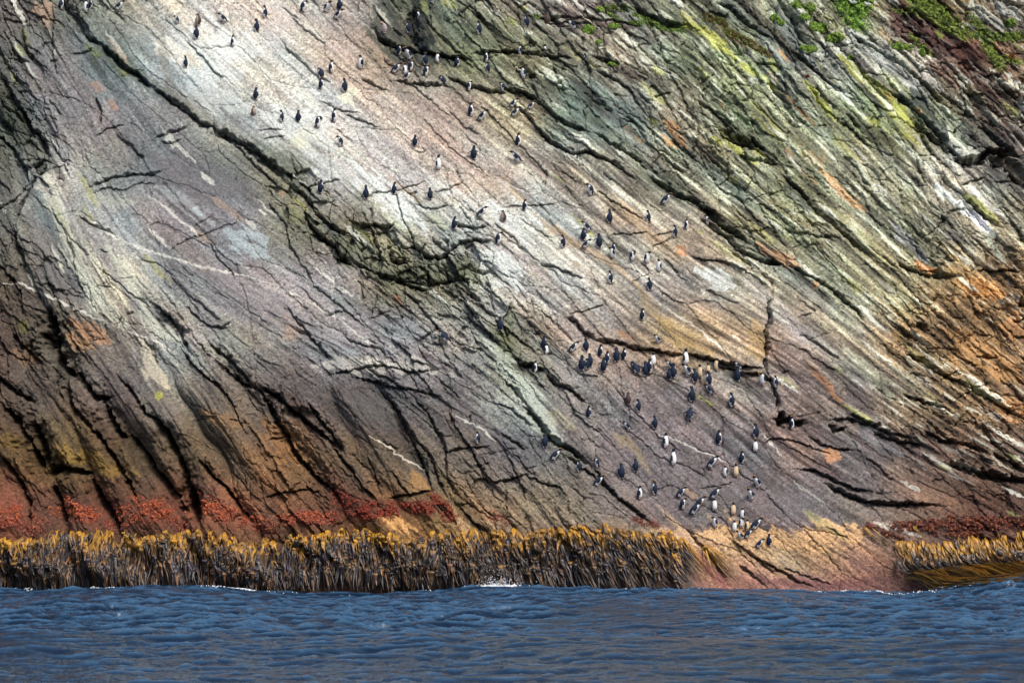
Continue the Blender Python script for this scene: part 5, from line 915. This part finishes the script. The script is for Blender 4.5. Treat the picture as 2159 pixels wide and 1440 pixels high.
def scatter(regions, dens, thick, g_, thr=-.6):
    """points over strokes (list of (pts, rad)) in cliff map coordinates, dens per 100 square units"""
    out = []; cl = []
    for pts, rad in regions:
        pts = np.array(pts, dtype=float)
        for a, b in zip(pts[:-1], pts[1:]):
            L_ = np.linalg.norm(b - a); n_ = int((L_ * 2 * rad + 3.14 * rad * rad * .5) * dens / 100)
            t = g_.uniform(-rad / (L_ + 1) * .5, 1 + rad / (L_ + 1) * .5, n_)[:, None]; r = rad * np.sqrt(g_.uniform(0, 1, n_)); an = g_.uniform(0, 6.283, n_)
            p_ = a + (b - a) * t + np.stack([r * np.cos(an), r * np.sin(an) * .9], 1)
            out.append(p_)
    p_ = np.concatenate(out)
    keep = vn(p_[:, 0] / 9, p_[:, 1] / 7, 120) + .8 * vn(p_[:, 0] / 22, p_[:, 1] / 18, 121) > thr
    p_ = p_[keep]
    q = samp(P, p_[:, 0], p_[:, 1])
    clump = np.clip(.5 + .9 * vn(p_[:, 0] / 4.5, p_[:, 1] / 4.5, 122), 0, 1)
    q[:, 1] -= thick * clump * g_.uniform(.2, 1, len(q))
    return p_, q, clump
g_ = np.random.default_rng(21)
m_alg = material('algae', rough=.7, spec=.4)
red_left = [([(-200, 1090), (0, 1090), (40, 1085), (80, 1105)], 26), ([(130, 1075), (190, 1085), (235, 1105)], 22), ([(140, 1050), (165, 1065)], 9), ([(270, 1085), (330, 1075), (385, 1100)], 26), ([(290, 1050), (320, 1060)], 10), ([(430, 1060), (480, 1085), (560, 1110)], 22),
            ([(425, 1045), (440, 1060)], 10), ([(600, 1095), (650, 1090), (700, 1090)], 17), ([(715, 1050), (760, 1070), (850, 1072), (930, 1070), (960, 1095)], 18), ([(740, 1085), (820, 1085)], 14), ([(915, 1045), (940, 1060)], 12), ([(1040, 1085), (1060, 1100)], 14), ([(1340, 1095), (1380, 1105)], 9)]
p_, q, cl = scatter(red_left, 62, .24, g_, -.25)
mix = g_.uniform(0, 1, (len(q), 1)) * .5 + cl[:, None] * .5
edge = sstep(1075, 1120, p_[:, 1])[:, None]
cc = alb((120, 54, 40)) * (1 - mix) + alb((232, 112, 44)) * mix
cc = cc * (1 - .5 * edge) + alb((112, 62, 60)) * .5 * edge
cc = np.where((p_[:, :1] > 700), cc * [.6, .42, .5], cc) * g_.uniform(.7, 1.25, (len(q), 1))
o = leaf_mesh('red_algae', q, 1, .034, cc, m_alg, .6, 31)
tag(o, 'orange red algae crusting the buttresses above the kelp', 'algae', kind='stuff')
red_right = [([(1890, 1110), (1960, 1105), (2040, 1110), (2120, 1100), (2300, 1090)], 14), ([(2000, 1090), (2080, 1095), (2150, 1098)], 9), ([(1830, 1105), (1870, 1125), (1900, 1135)], 6), ([(1960, 1120), (2060, 1125)], 9)]
p_, q, cl = scatter(red_right, 50, .2, g_)
cc = alb((86, 42, 36)) * (1 - cl[:, None]) + alb((150, 78, 42)) * cl[:, None]
o = leaf_mesh('brown_algae', q, 1, .045, cc * g_.uniform(.7, 1.25, (len(q), 1)), m_alg, .6, 32)
tag(o, 'dark red brown algae on the rock at the far right shore', 'algae', kind='stuff')
# moss carpets
m_moss = material('moss', rough=.85, spec=.2)
def moss_cols(cl, lo, hi, n_): return (alb(lo) * (1 - cl[:, None]) + alb(hi) * cl[:, None]) * g_.uniform(.65, 1.3, (n_, 1))
carpets = [
 ('green moss carpet around the resting gulls', [([(1760, -40), (1790, 0), (1800, 30)], 26), ([(1790, 20), (1820, 50)], 17), ([(1830, 0), (1810, 45)], 14)], (90, 130, 34), (150, 190, 50), .16),
 ('olive and green moss mat over red brown soil', [([(1900, -40), (1950, 0), (1990, 30)], 22), ([(1960, 0), (2010, 40), (2040, 70)], 17), ([(1880, 90), (1920, 100)], 8), ([(1990, 55), (2030, 60)], 12), ([(2050, 35), (2075, 60)], 13), ([(2060, 70), (2120, 78), (2200, 66)], 11), ([(2080, 90), (2100, 120), (2110, 140)], 13), ([(1890, 20), (1930, 20)], 10), ([(1925, 75), (1965, 112)], 7), ([(2120, 120), (2150, 130)], 8)], (66, 84, 26), (138, 158, 40), .12),
 ('thin green moss line along the upper ledge', [([(1285, 15), (1320, 20)], 9), ([(1285, 30), (1300, 40)], 7), ([(1340, 30), (1370, 45), (1400, 58), (1440, 62)], 9), ([(1310, 42), (1350, 52)], 7)], (74, 100, 34), (112, 140, 42), .08),
 ('rusty green moss strip down the right-hand rib', [([(1490, 35), (1520, 45), (1530, 60)], 11), ([(1540, 70), (1580, 90), (1620, 115)], 9)], (96, 66, 34), (104, 122, 36), .08),
]
for k, (lb, reg, lo, hi, th) in enumerate(carpets):
    p_, q, cl = scatter(reg, 90, th * 1.6, g_)
    o = leaf_mesh('moss_carpet', q, 1, .048, moss_cols(cl, lo, hi, len(q)), m_moss, .5, 40 + k)
    tag(o, lb, 'moss', kind='stuff')
# separate moss cushions
cush = [(1705, 103, 20, 8, 'wide bright green moss cushion alone on the striped rock'), (1680, 12, 13, 9, 'green moss cushion, upper left one near the gulls'), (1708, 18, 11, 10, 'green moss cushion beside the upper left one'), (1698, 38, 14, 7, 'flat green cushion in the pink gravel'),
        (1727, 58, 22, 10, 'broad green cushion in the middle of the cushion chain'), (1715, 52, 9, 6, 'small green cushion at the left of the broad one'), (1762, 78, 19, 9, 'green cushion, lowest of the cushion chain'), (1632, 40, 10, 6, 'green cushion at the edge of the dark wet rock'), (1645, 50, 9, 6, 'dull green cushion below the one on the wet rock'),
        (1900, 98, 19, 6, 'thin green cushion at the left foot of the soil patch'), (1948, 108, 8, 10, 'upright green cushion at the soil patch'), (2132, 48, 12, 8, 'round dark green cushion on white lichen rock'), (1240, 65, 14, 9, 'green cushion on pink rock left of the moss line'), (1265, 22, 10, 7, 'green cushion at the top left of the moss line'),
        (1295, 57, 14, 6, 'green cushion under the moss line'), (1262, 92, 6, 5, 'tiny green cushion on pink rock'), (1292, 136, 13, 4, 'low green cushion above the stepped crack start'), (1133, 38, 5, 5, 'tiny olive cushion by the upper shelf'), (1795, 120, 7, 5, 'tiny dark green cushion on the pink streak')]
mc0 = None
for k, (u, v, ru, rv, lb) in enumerate(cush):
    n_ = int(ru * rv * 16); an = g_.uniform(0, 6.283, n_); r = np.sqrt(g_.uniform(0, 1, n_))
    pu = u + ru * r * np.cos(an); pv = v + rv * r * np.sin(an) + 1.2 * vn(an * 2, r * 3, k)
    q = samp(P, pu, pv)
    dome = np.sqrt(np.clip(1 - r * r, 0, 1))
    q[:, 1] -= (.04 + .14 * dome) * g_.uniform(.5, 1, n_); q[:, 2] += .07 * dome
    cl = np.clip(.55 + .6 * vn(pu / 3, pv / 3, 130) + .3 * dome, 0, 1)
    o = leaf_mesh('moss_cushion', q, 1, .042, moss_cols(cl, (70, 92, 34), (146, 182, 52), n_), m_moss, .5, 60 + k)
    tag(o, lb, 'moss cushion', 'moss cushions on the upper rock')
# two little dry tufts
m_tuft = material('dry_tuft', rough=.8)
for (u, v, sz, c1, c2, lb) in [(1701, 163, .20, (118, 60, 34), (170, 92, 48), 'rust brown tuft at the top of the yellow lichen streak'), (2132, 122, .42, (130, 92, 30), (196, 146, 50), 'ochre grass tuft on mossy rock near the right edge')]:
    pt, a_, b_ = spot(u, v)
    n_ = 160; V_ = []; C_ = []
    for i in range(n_):
        d = Vector((pr.gauss(0, .6), -abs(pr.gauss(.5, .4)), pr.gauss(.5, .5))).normalized(); L_ = sz * pr.uniform(.5, 1)
        s_ = d.cross(Vector((pr.random(), pr.random(), pr.random()))).normalized() * .010
        q0 = pt + Vector((pr.gauss(0, .04), -.03, pr.gauss(0, .03))); q1 = q0 + d * L_ * .6; q2 = q0 + d * L_ + Vector((0, 0, -.25 * L_))
        V_ += [q0 - s_, q0 + s_, q1 + s_, q1 - s_, q1 - s_, q1 + s_, q2 + s_ * .3, q2 - s_ * .3]
        m_ = pr.random(); C_ += [list(alb(c1) * (1 - m_) + alb(c2) * m_)] * 8
    o = mesh_np('dry_tuft', np.array([list(v_) for v_ in V_]), np.arange(len(V_)).reshape(-1, 4), np.array(C_), m_tuft, smooth=False)
    tag(o, lb, 'dry tuft', 'dry tufts on the upper rock')

# ------------------------------------------------------------------ bull kelp
m_kelp = material('kelp', rough=.38, spec=.35)
def kelp_strands(specs, g_, pw=1.2):
    """specs rows: u0, v0, length (map units), lean (du/dv), width m, off m, tone 0 yellow..1 dark, arch"""
    V_ = []; C_ = []; F_ = []; base = 0
    NS = 12
    s = np.asarray(specs); n_ = len(s)
    t = np.linspace(0, 1, NS)[None]
    u0, v0, ln, lean, wd, off, tone, arch = [s[:, k:k + 1] for k in range(8)]
    ph = g_.uniform(0, 6.28, (n_, 1)); wob = g_.uniform(.2, 1, (n_, 1))
    v = v0 - arch * np.sin(np.clip(t / .22, 0, 1) * math.pi) + ln * t
    hook = g_.normal(0, 1, (n_, 1)) * np.clip(ln * .12, 2, 8)
    u = u0 + hook * np.clip(t / .35, 0, 1) ** .8 + lean * ln * t ** pw + wob * (2.2 * np.sin(ph + t * 5)) * t
    q = samp(P, u.ravel(), v.ravel()).reshape(n_, NS, 3)
    # hang clear of the rock: the surface behind, smoothed down the strand, plus the offset
    for _ in range(2):
        q[:, 1:-1, 1] = (q[:, :-2, 1] + q[:, 1:-1, 1] + q[:, 2:, 1]) / 3
    q[..., 1] -= off * np.sin(np.clip(t / .25, 0, 1) * math.pi / 2) + .03
    q[..., 1] -= .03 * np.sin(ph + t * 7)
    prof = np.where(t < .12, .55 + 3.7 * t, np.where(t < .35, 1.0 + .4 * np.sin((t - .12) / .23 * math.pi), 1.0 - .8 * (t - .35) / .65))
    hw = wd * prof * .5
    rot = ph + t * g_.uniform(-1.5, 1.5, (n_, 1))
    sx = np.cos(rot * .5) * .8 + .45; sy = np.sin(rot * .5) * .6
    L_ = q.copy(); R_ = q.copy(); M_ = q.copy()
    L_[..., 0] -= hw * sx; L_[..., 1] -= hw * sy; R_[..., 0] += hw * sx; R_[..., 1] += hw * sy
    M_[..., 1] -= hw * .55
    V_ = np.stack([L_, M_, R_], 2).reshape(-1, 3)
    k = (np.arange(n_)[:, None, None] * NS + np.arange(NS - 1)[None, :, None]) * 3 + np.arange(2)[None, None]
    F_ = np.stack([k, k + 1, k + 4, k + 3], -1).reshape(-1, 4)
    yel = alb((186, 128, 10)) * [1, 1, .4]; olv = alb((84, 62, 26)); drk = alb((22, 20, 22)); pur = alb((54, 48, 54)); tn = alb((118, 80, 42))
    r1 = g_.uniform(0, 1, (n_, 1, 1)); r2 = g_.uniform(0, 1, (n_, 1, 1))
    dark = np.where(r1 < .40, drk, np.where(r1 < .66, pur, np.where(r1 < .84, olv, tn)))
    ft = np.clip(tone[..., None] + .95 * (t[..., None] - .06) + .25 * (r2 - .5), 0, 1)
    cc = yel * (1 - ft) + dark * ft
    cc = np.repeat(cc[:, :, None, :], 3, 2).reshape(-1, 3) * np.repeat(g_.uniform(.75, 1.2, n_ * NS), 3)[:, None]
    return V_, F_, cc
def lean_at(u):
    return np.interp(u, [-400, 700, 950, 1080, 1250, 1400, 1530], [0, .02, .12, .28, .45, .62, .85])
def topv(u):
    return np.interp(u, [-320, 0, 60, 100, 150, 250, 400, 430, 480, 560, 650, 720, 760, 800, 860, 950, 1000, 1060, 1100, 1180, 1300, 1350, 1420, 1470, 1530],
                     [1128, 1130, 1130, 1122, 1112, 1122, 1115, 1116, 1124, 1130, 1124, 1112, 1108, 1120, 1124, 1112, 1108, 1108, 1116, 1108, 1106, 1112, 1122, 1134, 1165])
specs = []
kr = np.random.default_rng(77)
for k in range(1150):
    # a plant: stipe arching off the rock, then its straps
    u = kr.uniform(-300, 1440); tv = topv(u) + 9 * vn(np.array([u / 14.0]), np.array([0.5]), 140)[0]
    depth = kr.random() ** 1.15
    v0 = tv + depth * 84 + 2
    tone = np.clip((v0 - tv) / 40 + kr.normal(.16, .34), 0, 1.2)
    big = kr.random() < .18
    ln_max = 1246 - v0
    ln = min(ln_max, kr.uniform(26, 95) * (1.2 if depth > .3 else .9))
    if depth > .55: ln = ln_max * kr.uniform(.75, 1.05)
    le = lean_at(u) + kr.normal(0, .11)
    off = .08 + .34 * depth + kr.uniform(0, .34)
    ns_ = kr.integers(4, 9)
    specs.append((u, v0, ln * kr.uniform(.45, .8), le, .10 if not big else .17, off + .05, tone + .15, kr.uniform(1, 3)))
    for j in range(3):
        specs.append((u + kr.normal(0, 4), v0 + kr.uniform(-3, 8), kr.uniform(14, 34), le * .7 + kr.normal(0, .22), kr.uniform(.07, .16), off + kr.uniform(.05, .25), tone + kr.normal(-.15, .25), kr.uniform(0, 2)))
    for j in range(ns_):
        specs.append((u + kr.normal(0, 1.6), v0 + kr.uniform(0, 3), ln * kr.uniform(.6, 1.05), le + kr.normal(0, .08), kr.uniform(.045, .11), off + kr.uniform(-.08, .14), tone + kr.normal(.05, .12), kr.uniform(1, 5)))
V_, F_, cc = kelp_strands(specs, kr)
o = mesh_np('kelp_bed', V_, F_, cc, m_kelp)
tag(o, 'long dense curtain of bull kelp hanging to the waterline', 'kelp', kind='stuff')
# the right-hand bed, swept to the right along the water
specs = []
for k in range(300):
    u = 1888 + 532 * kr.random(); tv = np.interp(u, [1888, 1920, 1960, 2010, 2060, 2159, 2420], [1135, 1130, 1140, 1132, 1128, 1118, 1110])
    depth = kr.random(); v0 = tv + depth * 46 + 7 * vn(np.array([u / 16.0]), np.array([3.5]), 141)[0]
    low = np.interp(u, [1888, 1950, 2050, 2159, 2420], [1222, 1216, 1206, 1200, 1195])
    tone = np.clip(depth * .9 + kr.normal(-.05, .25), 0, .9)
    ln = (low - v0) * kr.uniform(.75, 1.15); le = .9 + .7 * kr.random()
    off = .10 + .3 * depth
    specs.append((u, v0, ln * .6, le, .13, off + .04, tone, kr.uniform(2, 6)))
    for j in range(kr.integers(3, 7)):
        specs.append((u + kr.normal(0, 1.6), v0, ln, le + kr.normal(0, .08), kr.uniform(.035, .08), off, tone + kr.normal(.05, .15), kr.uniform(1, 5)))
V_, F_, cc = kelp_strands(specs, kr, 2.6)
# strands that float out over the swell to the right
VV = [V_]; FF = [F_]; CC = [cc]; nb = len(V_)
for k in range(520):
    u = kr.uniform(1905, 2200); v = np.interp(u, [1905, 1980, 2080, 2200], [1220, 1212, 1202, 1196]) + kr.uniform(-10, 6)
    q0 = samp(P, np.array([u]), np.array([v - 8]))[0] + np.array([0, -.3, 0])
    L_ = kr.uniform(2.0, 5.5); nseg = 14; t = np.linspace(0, 1, nseg)
    x = q0[0] + L_ * t; y = q0[1] - 1.2 * t - .25 * np.sin(3 * t + k) - kr.uniform(-.2, 2.4) * t + .15 * np.sin(5 * t + k * 1.7)
    zt = np.interp(x, [18, 21, 25, 40], [.15, .36, .72, .85]) + kr.normal(-.12, .16)
    z = q0[2] + (zt - q0[2]) * sstep(0, .45, t) + .03 * np.sin(9 * t + k)
    w_ = kr.uniform(.04, .11) * (1 - .6 * t) * .5
    a = np.stack([x, y, z - w_ * .8], 1); b = np.stack([x, y - w_ * 2, z + w_], 1)
    VV.append(np.stack([a, b], 1).reshape(-1, 3)); kk = np.arange(nseg - 1) * 2 + nb
    FF.append(np.stack([kk, kk + 1, kk + 3, kk + 2], 1)); nb += nseg * 2
    c0 = [alb((140, 112, 44)), alb((166, 118, 38)), alb((116, 100, 70)), alb((176, 140, 34)), alb((60, 52, 46))][kr.integers(0, 5)] * kr.uniform(.6, 2.2)
    CC.append(np.tile(c0, (nseg * 2, 1)))
o = mesh_np('kelp_bed', np.concatenate(VV), np.concatenate(FF), np.concatenate(CC), m_kelp)
tag(o, 'smaller kelp bed at the far right swept sideways along the swell', 'kelp', kind='stuff')
# single kelp plants standing apart
def plant(u, v, n_, ln, le, sp_, tone, lb, wdt=.06):
    s_ = [(u, v, ln * .25, le, .22, .14, min(tone + .2, 1), 3)]
    for j in range(n_):
        s_.append((u + kr.normal(0, 3), v + kr.uniform(-2, 3), ln * kr.uniform(.6, 1.05), le + kr.normal(0, sp_), kr.uniform(.5, 1.1) * wdt, .10 + kr.uniform(0, .12), tone + kr.normal(0, .1), kr.uniform(1, 5)))
    V_, F_, cc = kelp_strands(s_, kr)
    o = mesh_np('kelp_plant', V_, F_, cc, m_kelp)
    tag(o, lb, 'kelp plant', 'kelp plants standing apart from the bed')
plant(1488, 1150, 34, 88, .80, .13, .1, 'single trailing kelp plant on bare pink rock right of the kelp curtain')
plant(1443, 1140, 26, 90, .72, .10, -.25, 'yellow tufted kelp plant at the right end of the curtain')
plant(1822, 1112, 10, 42, 1.25, .08, .15, 'thin kelp plant slanting down from the cream crust')
plant(1925, 1110, 8, 22, .9, .2, .0, 'tiny kelp plant alone above the right-hand bed', .04)
plant(1412, 1120, 14, 12, .1, .6, -.5, 'small yellow kelp tuft above the end of the curtain', .05)

# ------------------------------------------------------------------ foam and splash
m_foam = material('foam', rough=.6, attr=False, base=(.85, .88, .9), bump=[(20, .02, 4)])
def drops(name, pts, rad, label, cat, kind='stuff'):
    n_ = len(pts); ico = np.array([(0, 0, 1), (1, 0, 0), (0, 1, 0), (-1, 0, 0), (0, -1, 0), (0, 0, -1)], dtype=float)
    fa = np.array([(0, 1, 2), (0, 2, 3), (0, 3, 4), (0, 4, 1), (5, 2, 1), (5, 3, 2), (5, 4, 3), (5, 1, 4)])
    V_ = (pts[:, None] + ico[None] * rad[:, None, None]).reshape(-1, 3); F_ = (fa[None] + np.arange(n_)[:, None, None] * 6).reshape(-1, 3)
    o = mesh_np(name, V_, F_, None, m_foam); tag(o, label, cat, kind=kind); return o
def shore_pt(u):
    """where the rock or kelp meets the sea at map column u"""
    q = samp(P, np.array([u]), np.array([1238.0]))[0]
    return q[0], q[1] - .75
n_ = 420
x0, y0 = shore_pt(1047)
an = g_.uniform(-1, 1, n_); up = g_.exponential(.20, n_)
px = x0 + g_.normal(0, .42, n_) + an * up * .9; py_ = y0 - .2 + g_.normal(0, .15, n_); pz = sea_z(px, py_) + up * (1 - .3 * np.abs(an))
n2 = 260
px2 = x0 + g_.uniform(-1.5, .9, n2); py2 = y0 - .3 + g_.normal(0, .25, n2); pz2 = sea_z(px2, py2) + .02
drops('sea_spray', np.stack([np.r_[px, px2], np.r_[py_, py2], np.r_[pz, pz2]], 1), np.r_[g_.uniform(.008, .026, n_), g_.uniform(.03, .075, n2)], 'white spray bursting where a wave hits the kelp', 'spray')
pts = []; rd = []
for (ua, ub, dn, jit) in [(-200, 60, .3, .1), (60, 140, .8, .12), (200, 250, .8, .12), (430, 545, 2.6, .25), (560, 1000, .08, .1), (980, 1100, 1.2, .15), (1100, 1500, .15, .1), (1700, 1880, 1.0, .08), (1880, 2159, 1.2, .9), (2120, 2180, 6, .5)]:
    for k in range(int((ub - ua) * dn)):
        u = g_.uniform(ua, ub); x, y = shore_pt(u); y -= abs(g_.normal(0, jit)) * (1.6 if ua >= 420 and ub <= 560 else .8)
        pts.append((x, y, sea_z(x, y) + .005)); rd.append(g_.uniform(.012, .045))
drops('sea_foam', np.array(pts), np.array(rd), 'thin broken line of white foam along the waterline', 'foam')
